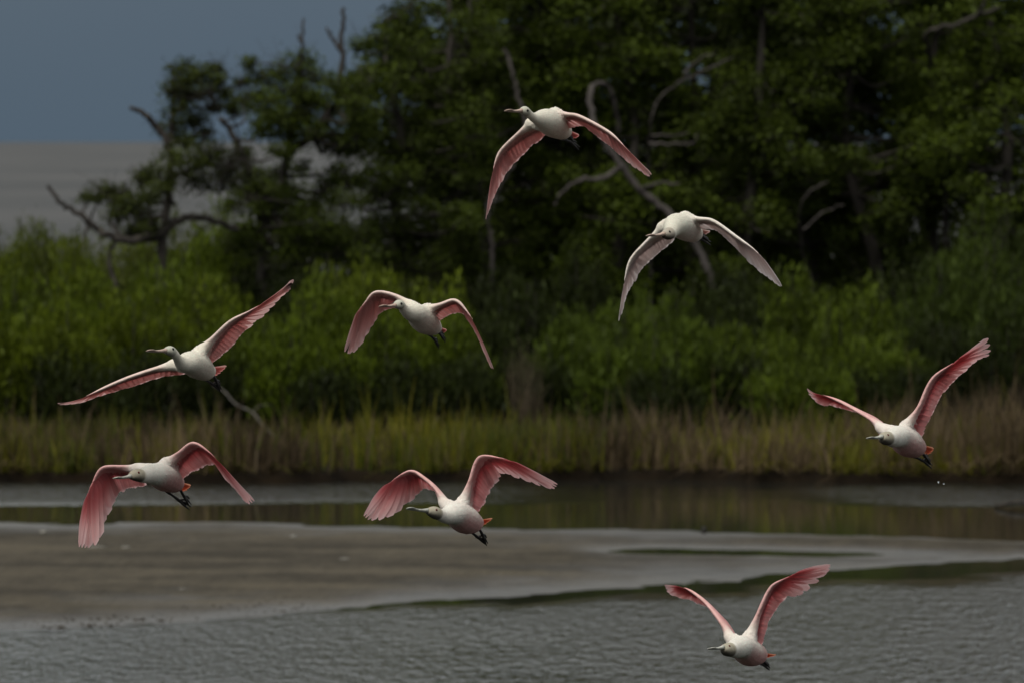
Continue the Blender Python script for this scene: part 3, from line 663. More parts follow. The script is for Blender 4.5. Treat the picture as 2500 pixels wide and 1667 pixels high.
# ------------------------------------------------------------------ spoonbills
# joints in metres in each bird's own frame (x across, y away, z up): spine with radii from tail base to face, wing leading and trailing edges
BIRDS = [
  {'at':[0.194,53.02,5.074],'spine':[[0.0688,0.18,-0.0319,0.02],[0.042,0.12,-0.0244,0.045],[0.0,0.0,0.0,0.062],[-0.0343,-0.11,0.0224,0.058],[-0.0684,-0.19,0.0298,0.035],[-0.0966,-0.24,0.0361,0.021],[-0.1174,-0.28,0.0521,0.02],[-0.1354,-0.31,0.0652,0.0235],[-0.153,-0.33,0.0659,0.014]],'bill':[[-0.1549,-0.334,0.067],[-0.2205,-0.45,0.0686]],'eye':[-0.1238,-0.3246,0.067],'tail':[[0.0612,0.17,-0.0281],[0.114,0.28,-0.0462],[0.0882,0.27,-0.0576]],'legs':[[[0.0611,0.15,-0.0319],[0.0804,0.22,-0.0584],[0.0996,0.28,-0.0849]],[[0.046,0.15,-0.0679],[0.0804,0.22,-0.0792],[0.1205,0.28,-0.102]]],'L':{'lead':[[-0.1095,-0.07,0.0169],[-0.1698,-0.0428,-0.0396],[-0.249,-0.0072,-0.1188],[-0.2811,0.0072,-0.2018],[-0.3037,0.0174,-0.3],[-0.32,0.0247,-0.4396]],'trail':[[-0.0375,0.0888,-0.0452],[-0.1243,0.1312,-0.1151],[-0.2037,0.1764,-0.1984],[-0.2529,0.154,-0.2778],[-0.285,0.1263,-0.3458],[-0.3132,0.0397,-0.4171]],'w':2,'slot':0.0},'R':{'lead':[[-0.004,-0.07,0.0639],[0.0524,-0.0955,0.0526],[0.1162,-0.1243,0.0431],[0.2512,-0.1854,-0.0284],[0.3298,-0.2211,-0.0998],[0.4008,-0.2533,-0.1712],[0.455,-0.2779,-0.2274]],'trail':[[0.0644,0.062,-0.0112],[0.1511,0.0339,-0.0056],[0.2,0.0078,-0.0434],[0.2752,-0.0203,-0.1075],[0.3162,-0.0776,-0.1432],[0.3832,-0.1509,-0.1977],[0.4477,-0.2629,-0.238]],'w':3,'slot':0.0}},
  {'at':[0.806,52.62,4.594],'spine':[[0.0629,0.18,-0.0239,0.02],[0.0356,0.12,-0.0197,0.045],[0.0,0.0,0.0,0.06],[-0.0428,-0.11,0.0195,0.058],[-0.0666,-0.21,0.0053,0.042],[-0.0749,-0.27,-0.0147,0.031],[-0.0925,-0.33,-0.0216,0.027],[-0.1115,-0.36,-0.021,0.016]],'bill':[[-0.1134,-0.364,-0.0202],[-0.1836,-0.48,-0.0252]],'eye':[-0.0842,-0.3467,-0.0129],'tail':[[0.059,0.17,-0.0088],[0.1089,0.28,-0.0135],[0.0813,0.27,-0.0277]],'legs':[[[0.0624,0.15,-0.0237],[0.0823,0.22,-0.0393],[0.1059,0.28,-0.0473]],[[0.0436,0.15,-0.0425],[0.0748,0.22,-0.0506],[0.1172,0.28,-0.0624]]],'L':{'lead':[[-0.1095,-0.07,0.0192],[-0.1839,-0.0363,-0.0559],[-0.2584,-0.0026,-0.1423],[-0.2863,0.01,-0.2398],[-0.305,0.0184,-0.3298],[-0.3161,0.0235,-0.4273]],'trail':[[-0.0585,0.0953,-0.0495],[-0.1255,0.1418,-0.1137],[-0.1887,0.1892,-0.1706],[-0.2415,0.1716,-0.2493],[-0.2757,0.1323,-0.3089],[-0.3048,0.0385,-0.3938]],'w':2,'slot':0.0},'R':{'lead':[[-0.016,-0.07,0.0604],[0.0471,-0.0986,0.0486],[0.1175,-0.1306,0.0402],[0.2249,-0.1795,-0.0322],[0.3247,-0.225,-0.1045],[0.3912,-0.2553,-0.1844],[0.4391,-0.2772,-0.2605]],'trail':[[0.0573,0.0697,0.0032],[0.1429,0.036,-0.0059],[0.1838,0.0174,-0.0376],[0.2581,-0.0171,-0.1159],[0.3127,-0.0901,-0.1713],[0.3711,-0.1558,-0.2191],[0.4339,-0.2601,-0.2618]],'w':3,'slot':0.0}},
  {'at':[-1.423,51.62,3.981],'spine':[[0.0569,0.18,-0.025,0.022],[0.03,0.12,-0.0238,0.045],[0.0,0.0,0.0,0.063],[-0.0348,-0.11,0.0187,0.055],[-0.0659,-0.18,0.0154,0.036],[-0.0857,-0.23,0.0352,0.022],[-0.101,-0.27,0.0596,0.021],[-0.1199,-0.3,0.0743,0.024],[-0.1416,-0.33,0.0758,0.014]],'bill':[[-0.1439,-0.334,0.0773],[-0.2155,-0.45,0.0794]],'eye':[-0.1058,-0.3149,0.083],'tail':[[0.05,0.17,-0.02],[0.1124,0.28,-0.0079],[0.064,0.27,-0.0497]],'legs':[[[0.0505,0.15,-0.0244],[0.0749,0.22,-0.071],[0.0971,0.28,-0.1104]],[[0.0244,0.15,-0.0648],[0.0606,0.22,-0.0877],[0.0923,0.28,-0.108]]],'L':{'lead':[[-0.107,-0.07,0.0132],[-0.203,-0.0274,-0.0137],[-0.3185,0.0238,-0.0527],[-0.4149,0.0665,-0.0939],[-0.5067,0.107,-0.1352],[-0.584,0.1411,-0.1645],[-0.646,0.1684,-0.1684]],'trail':[[-0.0766,0.1059,-0.0354],[-0.1804,0.1588,-0.0531],[-0.2869,0.2161,-0.0876],[-0.3743,0.2652,-0.1149],[-0.465,0.2675,-0.1411],[-0.5551,0.2557,-0.1704],[-0.6381,0.1848,-0.1764]],'w':3,'slot':0.0},'R':{'lead':[[0.0114,-0.07,0.0795],[0.0737,-0.0977,0.1392],[0.1456,-0.1297,0.2036],[0.2364,-0.1702,0.2515],[0.3223,-0.2086,0.3064],[0.389,-0.2385,0.3563],[0.439,-0.2609,0.3953]],'trail':[[0.0496,0.0973,0.01],[0.1262,0.0757,0.0674],[0.2121,0.0588,0.1626],[0.2846,-0.003,0.2206],[0.3429,-0.0687,0.2737],[0.387,-0.1389,0.3243],[0.4198,-0.2459,0.3564]],'w':2,'slot':0.0}},
  {'at':[-0.413,53.62,4.152],'spine':[[0.0628,0.18,-0.0366,0.022],[0.0362,0.12,-0.0255,0.045],[0.0,0.0,0.0,0.062],[-0.0361,-0.11,0.0353,0.05],[-0.069,-0.19,0.0416,0.034],[-0.0936,-0.24,0.0591,0.023],[-0.1051,-0.27,0.0763,0.021],[-0.1182,-0.3,0.0824,0.024],[-0.1364,-0.32,0.0793,0.014]],'bill':[[-0.138,-0.324,0.0794],[-0.2002,-0.44,0.0787]],'eye':[-0.1073,-0.3149,0.0863],'tail':[[0.0561,0.17,-0.0331],[0.0976,0.28,-0.0467],[0.0791,0.27,-0.0557]],'legs':[[[0.0495,0.15,-0.0429],[0.0693,0.22,-0.0592],[0.0993,0.28,-0.089]],[[0.0225,0.15,-0.0682],[0.0456,0.22,-0.088],[0.0672,0.28,-0.1195]]],'L':{'lead':[[-0.0599,-0.07,0.0717],[-0.1308,-0.0382,0.12],[-0.2289,0.0057,0.1396],[-0.2831,0.0299,0.0871],[-0.3237,0.0481,0.0329],[-0.3509,0.0602,-0.0481],[-0.3797,0.073,-0.1427]],'trail':[[-0.0885,0.113,0.069],[-0.1631,0.1463,0.0618],[-0.2175,0.1827,0.0343],[-0.2512,0.1732,-0.0146],[-0.288,0.1491,-0.0665],[-0.328,0.1118,-0.1367],[-0.3631,0.088,-0.1548]],'w':2,'slot':0.5},'R':{'lead':[[0.0039,-0.07,0.0616],[0.0713,-0.1003,0.0789],[0.142,-0.1321,0.1011],[0.1992,-0.1578,0.0495],[0.2462,-0.179,-0.0207],[0.2932,-0.2002,-0.1209],[0.3285,-0.2161,-0.2178]],'trail':[[0.0566,0.0951,-0.0049],[0.1207,0.0829,0.0324],[0.1882,0.0564,0.0328],[0.2153,0.0105,-0.0069],[0.2491,-0.0386,-0.0599],[0.2829,-0.0973,-0.1362],[0.32,-0.198,-0.2165]],'w':2,'slot':0.0}},
  {'at':[-1.59,52.22,3.458],'spine':[[0.06,0.18,-0.0381,0.022],[0.0348,0.12,-0.0247,0.05],[0.0,0.0,0.0,0.068],[-0.0388,-0.11,0.0186,0.056],[-0.071,-0.18,0.0206,0.042],[-0.0962,-0.23,0.0163,0.034],[-0.1286,-0.29,0.02,0.028],[-0.1524,-0.32,0.0171,0.017]],'bill':[[-0.1541,-0.324,0.0172],[-0.2187,-0.44,0.0126]],'eye':[-0.1146,-0.3074,0.032],'tail':[[0.0545,0.17,-0.0339],[0.1014,0.28,-0.0442],[0.0689,0.27,-0.0686]],'legs':[[[0.0493,0.15,-0.041],[0.078,0.22,-0.0933],[0.1072,0.28,-0.1299]],[[0.0146,0.15,-0.0795],[0.0549,0.22,-0.1125],[0.1072,0.28,-0.1414]]],'L':{'lead':[[-0.1243,-0.07,0.05],[-0.21,-0.032,0.0547],[-0.2957,0.0059,0.0478],[-0.3387,0.0249,-0.018],[-0.3739,0.0405,-0.1107],[-0.3935,0.0491,-0.2148],[-0.4021,0.0529,-0.3187]],'trail':[[-0.099,0.0937,-0.0355],[-0.1694,0.1279,-0.0519],[-0.2279,0.1515,-0.0815],[-0.2542,0.1315,-0.1328],[-0.2957,0.1088,-0.2129],[-0.3192,0.0641,-0.3037],[-0.3712,0.0679,-0.3261]],'w':2,'slot':0.6},'R':{'lead':[[-0.0017,-0.07,0.0768],[0.0605,-0.0976,0.1198],[0.1226,-0.1252,0.1646],[0.1923,-0.1563,0.129],[0.262,-0.1874,0.0687],[0.3315,-0.2184,-0.0069],[0.4145,-0.2555,-0.0975]],'trail':[[0.0591,0.079,-0.0158],[0.1327,0.0606,0.0309],[0.2026,0.031,0.0579],[0.2497,-0.0084,0.0482],[0.2895,-0.0679,-0.0114],[0.3409,-0.1323,-0.0669],[0.3893,-0.2405,-0.119]],'w':2,'slot':0.6}},
  {'at':[-0.216,52.02,3.273],'spine':[[0.0686,0.18,-0.0202,0.022],[0.0361,0.12,-0.0182,0.05],[0.0,0.0,0.0,0.069],[-0.0441,-0.11,0.03,0.056],[-0.0802,-0.19,0.0225,0.038],[-0.1082,-0.24,0.0282,0.028],[-0.1402,-0.29,0.042,0.029],[-0.1703,-0.32,0.0482,0.015]],'bill':[[-0.1743,-0.324,0.0524],[-0.256,-0.44,0.067]],'eye':[-0.1292,-0.308,0.0518],'tail':[[0.0645,0.17,-0.0158],[0.1193,0.28,-0.0073],[0.0724,0.27,-0.0388]],'legs':[[[0.0564,0.15,-0.0315],[0.0807,0.22,-0.0787],[0.103,0.28,-0.1176]],[[0.0238,0.15,-0.062],[0.0603,0.22,-0.091],[0.0989,0.28,-0.1114]]],'L':{'lead':[[-0.093,-0.07,0.0733],[-0.1337,-0.0517,0.1377],[-0.1907,-0.0262,0.1918],[-0.2518,0.0012,0.2235],[-0.3335,0.0378,0.1797],[-0.3989,0.067,0.1178],[-0.4652,0.0966,0.0151]],'trail':[[-0.0697,0.1134,0.0675],[-0.1187,0.1389,0.1197],[-0.18,0.1662,0.1392],[-0.2168,0.179,0.1225],[-0.2777,0.1508,0.0663],[-0.3626,0.0971,0.007],[-0.4442,0.1116,-0.0074]],'w':3,'slot':0.9},'R':{'lead':[[-0.0159,-0.07,0.0896],[0.0207,-0.0864,0.1834],[0.0613,-0.1047,0.2894],[0.1546,-0.1467,0.2873],[0.2396,-0.1851,0.2653],[0.3286,-0.2253,0.2219],[0.4247,-0.2687,0.1706]],'trail':[[0.0566,0.0902,0.0275],[0.0933,0.0684,0.0852],[0.1259,0.04,0.1553],[0.1706,0.0157,0.2129],[0.2437,-0.0573,0.1927],[0.3247,-0.1343,0.1686],[0.4114,-0.2537,0.1431]],'w':2,'slot':0.8}},
  {'at':[1.822,52.42,3.615],'spine':[[0.0761,0.18,-0.0294,0.022],[0.0411,0.12,-0.0237,0.052],[0.0,0.0,0.0,0.07],[-0.0406,-0.11,0.0295,0.054],[-0.0681,-0.2,0.0257,0.045],[-0.0888,-0.27,0.0255,0.036],[-0.1155,-0.34,0.0273,0.03],[-0.1307,-0.37,0.0334,0.02]],'bill':[[-0.1329,-0.374,0.0363],[-0.1955,-0.49,0.034]],'eye':[-0.1019,-0.3586,0.042],'tail':[[0.0675,0.17,-0.025],[0.1258,0.28,-0.0362],[0.0999,0.27,-0.0598]],'legs':[[[0.0627,0.15,-0.0409],[0.0899,0.22,-0.0716],[0.1168,0.28,-0.0938]],[[0.034,0.15,-0.0717],[0.0817,0.22,-0.0922],[0.123,0.28,-0.1124]]],'L':{'lead':[[-0.119,-0.07,0.0611],[-0.1727,-0.0228,0.105],[-0.2405,0.0367,0.1465],[-0.3124,0.0996,0.1861],[-0.3805,0.1591,0.2134],[-0.4246,0.1975,0.2229],[-0.4548,0.2238,0.2449]],'trail':[[-0.0905,0.1131,0.0709],[-0.1339,0.1659,0.1086],[-0.2263,0.2348,0.1398],[-0.2819,0.3005,0.1485],[-0.3473,0.3183,0.1667],[-0.3971,0.3036,0.1711],[-0.4482,0.2388,0.2199]],'w':3,'slot':0.5},'R':{'lead':[[-0.0188,-0.07,0.0795],[0.0455,-0.0995,0.162],[0.0856,-0.1179,0.2564],[0.1217,-0.1344,0.3098],[0.2019,-0.1712,0.3677],[0.2819,-0.2081,0.4235],[0.3627,-0.2452,0.4848]],'trail':[[0.0564,0.0901,0.014],[0.1052,0.0791,0.1127],[0.1578,0.0648,0.2114],[0.2024,0.0533,0.2691],[0.261,-0.0179,0.3238],[0.319,-0.1,0.3827],[0.3809,-0.2302,0.4137]],'w':3,'slot':0.9}},
  {'at':[1.08,51.82,2.673],'spine':[[0.0697,0.18,-0.0191,0.022],[0.0391,0.12,-0.0145,0.05],[0.0,0.0,0.0,0.066],[-0.0351,-0.11,0.0305,0.055],[-0.0624,-0.2,0.0272,0.045],[-0.0819,-0.27,0.0267,0.036],[-0.1086,-0.34,0.028,0.03],[-0.1255,-0.37,0.0358,0.019]],'bill':[[-0.1292,-0.374,0.0404],[-0.1874,-0.49,0.0412]],'eye':[-0.0963,-0.3586,0.0451],'tail':[[0.0622,0.17,-0.015],[0.1226,0.28,-0.024],[0.0717,0.27,-0.0353]],'legs':[[[0.0544,0.15,-0.0342],[0.0743,0.22,-0.0521],[0.0976,0.28,-0.0677]],[[0.0398,0.15,-0.0525],[0.0669,0.22,-0.0649],[0.0976,0.28,-0.0776]]],'L':{'lead':[[-0.089,-0.07,0.067],[-0.1285,-0.0357,0.1312],[-0.1932,0.0204,0.2165],[-0.2509,0.0703,0.2675],[-0.2978,0.1109,0.2934],[-0.3411,0.1483,0.3011],[-0.3802,0.182,0.3016]],'trail':[[-0.0489,0.1112,0.0664],[-0.0957,0.1532,0.1378],[-0.1715,0.2179,0.2048],[-0.233,0.2705,0.2174],[-0.277,0.2692,0.2358],[-0.3176,0.253,0.2438],[-0.3734,0.197,0.2698]],'w':3,'slot':0.5},'R':{'lead':[[0.0022,-0.07,0.0925],[0.0418,-0.0881,0.1881],[0.0923,-0.111,0.2984],[0.1535,-0.1389,0.3414],[0.2255,-0.1718,0.3736],[0.2974,-0.2046,0.3996],[0.3656,-0.2358,0.4113]],'trail':[[0.0532,0.0977,0.0231],[0.0971,0.0979,0.1512],[0.1514,0.0766,0.2289],[0.1866,0.0194,0.2604],[0.2355,-0.0669,0.2693],[0.2993,-0.1331,0.3211],[0.3624,-0.2208,0.3864]],'w':2,'slot':0.7}}
]

ADULT = dict(body=(.78, .73, .67), belly=(.66, .38, .36), neck=(.84, .82, .75), head=(.40, .37, .29), nape=(.11, .10, .08), covert=(.68, .27, .27),
             lead=(.72, .44, .42), upper=(.68, .38, .38), root=(.68, .21, .22), vane=(.90, .63, .62), shaft=(.62, .10, .12), tail=(.62, .18, .10), tailtip=(.70, .34, .22), tipc=None, bill="bill_grey", eye="eye_red")
PINK = dict(body=(.78, .74, .64), belly=(.74, .64, .55), neck=(.75, .72, .62), head=(.50, .50, .42), nape=(.30, .29, .24), covert=(.68, .32, .30),
            lead=(.74, .60, .54), upper=(.70, .46, .44), root=(.72, .36, .34), vane=(.84, .56, .54), shaft=(.52, .20, .19), tail=(.66, .26, .24), tailtip=(.72, .42, .38), tipc=(.045, .03, .025), bill="bill_pink", eye="eye_dark")
WHITE = dict(PINK, body=(.76, .73, .64), belly=(.74, .68, .61), neck=(.72, .70, .60), head=(.42, .38, .32), nape=(.06, .05, .04), covert=(.74, .60, .56), lead=(.76, .71, .64), upper=(.78, .71, .67),
             root=(.78, .66, .63), vane=(.84, .76, .74), shaft=(.68, .56, .54), tail=(.68, .46, .42), tailtip=(.70, .56, .52))

class Wing:
    def __init__(s, w, up):
        s.L = np.array(w["lead"]); s.T = np.array(w["trail"]); s.n = len(s.L); s.sw = w["w"] / (s.n - 1); s.slot = w["slot"]; s.up = up
        s.sh = s.sw + .46 * (1 - s.sw)
    def edge(s, u): u = np.atleast_1d(u) * (s.n - 1); return catmull(s.L, u), catmull(s.T, u)
    def normal(s, u):
        u = np.atleast_1d(u); a, b = s.edge(u); a2, _ = s.edge(np.clip(u + .03, 0, 1)); a1, _ = s.edge(np.clip(u - .03, 0, 1))
        n = unit(np.cross(a2 - a1, b - a)); sg = np.sign((n * s.up).sum(1).mean()); return n * (sg if sg else 1)
    def at(s, u, c):
        u = np.atleast_1d(u); c = np.broadcast_to(np.asarray(c, float), u.shape)[:, None]; a, b = s.edge(u)
        ch = np.linalg.norm(b - a, axis=1, keepdims=True)
        return a + (b - a) * c + s.normal(u) * ch * .15 * smooth01(0, .15, u)[:, None] * np.clip(c, 0, 1.1) * (1.05 - c)

def loft(path, ra, rb, nseg=16, side=None):
    t = unit(np.gradient(path, axis=0)); side = unit(np.cross(t, np.array([0, 0, 1.0]))) if side is None else np.tile(side, (len(path), 1)); upv = np.cross(side, t)
    ang = np.linspace(0, 2 * math.pi, nseg, endpoint=False)
    V = path[:, None] + ra[:, None, None] * np.cos(ang)[None, :, None] * side[:, None] + rb[:, None, None] * np.sin(ang)[None, :, None] * upv[:, None]
    m = len(path); F = []
    for i in range(m - 1):
        for j in range(nseg): F.append((i * nseg + j, i * nseg + (j + 1) % nseg, (i + 1) * nseg + (j + 1) % nseg, (i + 1) * nseg + j))
    F.append(tuple(range(nseg))[::-1]); F.append(tuple((m - 1) * nseg + j for j in range(nseg)))
    return V.reshape(-1, 3), F, np.repeat(np.arange(m), nseg), np.tile(np.sin(ang), m)

def feather(name, path, nrm, width, c_root, c_vane, c_shaft, tipc, parent, slot=0., inner=1., lift=0.):
    """one vane: shaft line with an inner and an outer web, a rounded tip, slightly cupped"""
    m = len(path); t = np.linspace(0, 1, m); tg = unit(np.gradient(path, axis=0)); sd_ = unit(np.cross(tg, nrm)); nn = np.cross(sd_, tg)
    kt = .9 if name == 'secondary_feather' else .82
    prof = np.clip(t / .12, .25, 1) ** .6 * np.where(t > kt, np.sqrt(np.clip(1 - ((t - kt) / (1.005 - kt)) ** 2, 0, 1)), 1)
    prof = prof * (1 - .45 * slot * smooth01(.5, .85, t)); w = width * prof
    path = path + nn * lift
    V = np.stack([path - sd_ * (w * .42)[:, None] - nn * (w * .04)[:, None], path, path + sd_ * (w * .58)[:, None] - nn * (w * .04)[:, None]], 1)
    F = np.array([[i * 3 + j, i * 3 + j + 1, i * 3 + j + 4, i * 3 + j + 3] for i in range(m - 1) for j in (0, 1)])
    mixr = smooth01(.15, .75, t)[:, None]; base = np.array(c_root) * (1 - mixr) + np.array(c_vane) * mixr
    sh = np.array(c_shaft) * .55 + base * .45; outer = base * .78 + np.array(c_root) * .22
    C = np.stack([outer, sh * (1 - .4 * mixr) + base * .4 * mixr, base * 1.03], 1)
    if tipc is not None:
        k_ = smooth01(.62, .9, t)[:, None, None]; C = C * (1 - k_) + np.array(tipc) * k_
    C = C * (.84 + .28 * random.random())
    return link(name, mesh_from(name, V.reshape(-1, 3), F, np.clip(C.reshape(-1, 3), 0, 1), True), M["feather"], parent)

def spoonbill(B, pal, label, group):
    root = empty("spoonbill", B["at"]); tag(root, label, "bird", group)
    sp = np.array(B["spine"]); pts, rad = sp[:, :3], sp[:, 3]
    ns = len(pts); u = np.linspace(0, ns - 1, 6 * (ns - 1) + 1); path = catmull(pts, u); rr = np.maximum(catmull(np.stack([rad] * 3, 1), u)[:, 0], .006) * (1 - .07 * smooth01(4.2, 3.2, u) * smooth01(.5, 1.5, u))
    adult = pal is ADULT; neck_i = 4.0
    SV, SC, V, F = [], [], [], []; off = 0
    def push(v, f, c):
        nonlocal off
        V.append(v); F.extend([tuple(i + off for i in q) for q in f]); off += len(v); SV.append(v); SC.append(c)
    lat = 1.0 + .12 * smooth01(1.2, 2.6, u) * smooth01(4.2, 3.2, u)
    v, f, ring, sn = loft(path, rr * lat, rr)
    uu = u[ring]; C = np.tile(np.array(pal["body"]), (len(v), 1))
    def blend(C, c, k_): k_ = np.clip(k_, 0, 1)[:, None]; return C * (1 - k_) + np.array(c) * k_
    C = blend(C, pal["belly"], smooth01(.35, -.5, sn) * smooth01(4.0, 2.6, uu) * (1 if adult else .8) + (.55 * smooth01(2.3, 1.2, uu) if adult else 0))
    C = blend(C, pal["neck"], smooth01(2.6, 3.6, uu))
    hd = ns - 2 - .55
    C = blend(C, pal["head"], smooth01(hd - .1, hd + .12, uu))
    C = blend(C, pal["nape"], smooth01(hd - .15, hd + .1, uu) * smooth01(-.15, -.6, sn) * (1 if adult or pal is WHITE else .7))
    push(v, f, C)
    up = np.array([0, 0, 1.0]); wings = []
    for key in "LR":
        W = Wing(B[key], up); wings.append((key, W))
        st = np.linspace(0, W.sh, 22); A, T = W.edge(st); N = W.normal(st)
        ch = np.linalg.norm(T - A, axis=1); arm = np.clip(st / max(W.sh, .01), 0, 1)
        fr = .62 - .22 * smooth01(0, W.sw, st) - .28 * smooth01(W.sw, W.sh, st)
        th = .012 * (1 - smooth01(0, .15, st)) + .0135 * (1 - .45 * arm) * (1 - .75 * smooth01(W.sw, W.sh, st))
        # the arm grows out of the flank: two more stations inside the body
        inA, inT = pts[3] * .55 + pts[2] * .45 + up * rad[3] * .25, pts[1] * .4 + pts[2] * .6
        A = np.vstack([inA, inA * .4 + A[0] * .6, A]); T = np.vstack([inT, inT * .4 + T[0] * .6, T]); N = np.vstack([N[0], N[0], N])
        fr = np.concatenate([[.62, .62], fr]); th = np.concatenate([[.034, .032], th]); ss = np.concatenate([[-.1, -.04], st])
        cs = [-.03, .03, .14, .34, .62, 1.0]; ht = [.0, .62, 1.0, .85, .5, .22]; prof = [(c, h) for c, h in zip(cs, ht)] + [(c, -h * .75) for c, h in list(zip(cs, ht))[:0:-1]]
        VV, CC = [], []
        for i in range(len(A)):
            cd = T[i] - A[i]; L_ = np.linalg.norm(cd)
            for c, h in prof:
                VV.append(A[i] + cd * fr[i] * c + N[i] * (th[i] * h + L_ * .15 * float(smooth01(0, .15, ss[i])) * max(c, 0) * fr[i] * (1.05 - max(c, 0) * fr[i])))
                q = smooth01(.02, .2, c); under = 1 - smooth01(-.2, .2, h)
                ld = np.array(pal["lead"]); hk = float(smooth01(W.sw, W.sh, ss[i])) * (.8 if adult else .45); ld = ld * (1 - hk) + np.array(pal["root"]) * hk
                cc = ld * (1 - q) + (np.array(pal["covert"]) * under + np.array(pal["upper"]) * (1 - under)) * q
                kb = smooth01(.16, -.02, ss[i]) * (1 - .75 * under * q); cc = cc * (1 - kb) + np.array(pal["body"]) * kb
                CC.append(cc * (.9 + .2 * random.random()))
        m = len(prof); FF = [(i * m + j, i * m + (j + 1) % m, (i + 1) * m + (j + 1) % m, (i + 1) * m + j) for i in range(len(A) - 1) for j in range(m)]
        FF += [tuple(range(m))[::-1], tuple((len(A) - 1) * m + j for j in range(m))]
        push(np.array(VV), FF, np.array(CC))
    for key, W in wings:                          # shoulders: breast plumage running out over the arm
        uq = np.array([0, .07, .16]); a_, t_ = W.edge(uq); q_ = a_ + (t_ - a_) * np.array([.10, .12, .12])[:, None]
        pth = catmull(np.vstack([pts[3] * .6 + pts[2] * .4, q_]), np.linspace(0, 3, 13)); rd = np.interp(np.linspace(0, 3, 13), [0, 1, 2, 3], [.050, .030, .019, .009])
        v, f, ring, sn = loft(pth, rd, rd, 12); kc = np.clip(ring / 12.0, 0, 1)[:, None]
        push(v, f, np.array(pal["body"]) * (1 - smooth01(.55, 1, kc)) + np.array(pal["lead"]) * smooth01(.55, 1, kc))
    # fuse torso, neck, head and wing arms into one skin
    me0 = mesh_from("body_raw", np.vstack(V), F); tmp = bpy.data.objects.new("body_raw", me0); col.objects.link(tmp)
    rm = tmp.modifiers.new("r", 'REMESH'); rm.mode = 'VOXEL'; rm.voxel_size = .0051
    sm = tmp.modifiers.new("s", 'SMOOTH'); sm.factor = .5; sm.iterations = 12
    dg = bpy.context.evaluated_depsgraph_get(); me = bpy.data.meshes.new_from_object(tmp.evaluated_get(dg)); me.name = "body"
    bpy.data.objects.remove(tmp); bpy.data.meshes.remove(me0)
    src, sc_ = np.vstack(SV), np.vstack(SC); kd = kdtree.KDTree(len(src))
    for i, p in enumerate(src): kd.insert(p, i)
    kd.balance(); n = len(me.vertices); co = np.empty(n * 3, np.float32); me.vertices.foreach_get("co", co); co = co.reshape(-1, 3)
    out = np.ones((n, 4), np.float32)
    for i in range(n):
        nb = kd.find_n(co[i], 3); ws = np.array([1 / (b_[2] + .002) for b_ in nb]); out[i, :3] = (sc_[[b_[1] for b_ in nb]] * ws[:, None]).sum(0) / ws.sum()
    at = me.color_attributes.new("Col", 'FLOAT_COLOR', 'POINT'); at.data.foreach_set("color", out.ravel())
    me.polygons.foreach_set("use_smooth", np.ones(len(me.polygons), bool))
    link("body", me, M["plumage"], root)
    # short overlapping contour feathers over breast and back, too small to pick apart
    me.calc_loop_triangles(); tri = np.empty(len(me.loop_triangles) * 3, np.int32); me.loop_triangles.foreach_get("vertices", tri); tri = tri.reshape(-1, 3)
    a_, b_, c_ = co[tri[:, 0]], co[tri[:, 1]], co[tri[:, 2]]; nx = np.cross(b_ - a_, c_ - a_); ar = np.linalg.norm(nx, axis=1); nx = nx / np.maximum(ar, 1e-12)[:, None]
    pk = rng.choice(len(tri), 9000, p=ar / ar.sum()); ctr = (a_[pk] + b_[pk] + c_[pk]) / 3; nn = nx[pk]; ok = np.linalg.norm(ctr - pts[-2], axis=1) > rad[-2] * 1.45
    ok &= np.linalg.norm(ctr - pts[-1], axis=1) > .035; ok &= (np.linalg.norm(ctr[:, None] - path[None, :int(6 * 4.5)], axis=2) - rr[None, :int(6 * 4.5)]).min(1) < .022; ctr, nn, pk = ctr[ok], nn[ok], pk[ok]; n = len(ctr)
    back = unit(pts[0] - pts[3]) + .16 * rng.normal(size=(n, 3)); tg = unit(back - (back * nn).sum(1)[:, None] * nn); sd_ = np.cross(tg, nn)
    near = np.linalg.norm(ctr[:, None] - pts[None, 4:-1], axis=2).min(1) < .05
    ln = np.where(near, .010, .015) * rng.uniform(.75, 1.3, n); wd = ln * rng.uniform(.32, .5, n); lift_ = rng.uniform(.01, .08, n) * ln
    sh6 = [(0, 0, -.03), (.5, .35, .35), (.42, .78, .8), (0, 1, 1), (-.42, .78, .8), (-.5, .35, .35)]
    VF = np.stack([ctr + sd_ * (wd * x_)[:, None] + tg * (ln * (y_ - .35))[:, None] + nn * (lift_ * z_ + .0004)[:, None] for x_, y_, z_ in sh6], 1)
    cf = out[tri[pk, 0], :3] * rng.uniform(.90, 1.06, (n, 1)) * (1 + rng.normal(size=(n, 1)) * np.array([[0, .03, .025]]))
    pl = link("contour_feathers", mesh_from("contour_feathers", VF.reshape(-1, 3), np.arange(n * 6).reshape(-1, 6), np.repeat(np.clip(cf, 0, .9), 6, 0)), M["contour"], root); pl["kind"] = "stuff"
    # flight feathers, each one its own piece
    for key, W in wings:
        ts = np.linspace(0, 1, 11); N_ = W.normal(np.array([W.sw]))[0]
        n_sec, n_pri = 14, 10
        tips = [(a, 1.0) for a in np.linspace(.01, W.sw + .03 * (1 - W.sw), n_sec)] + [(a, 1.0) for a in np.linspace(W.sw + .12 * (1 - W.sw), .965, n_pri - 3)] + [(.995, .82), (1.0, .44), (1.0, .05)]
        tp = np.array([W.at(np.array([a]), c)[0] for a, c in tips]); gap = np.linalg.norm(np.diff(tp, axis=0), axis=1); gap = np.append(gap, gap[-1])
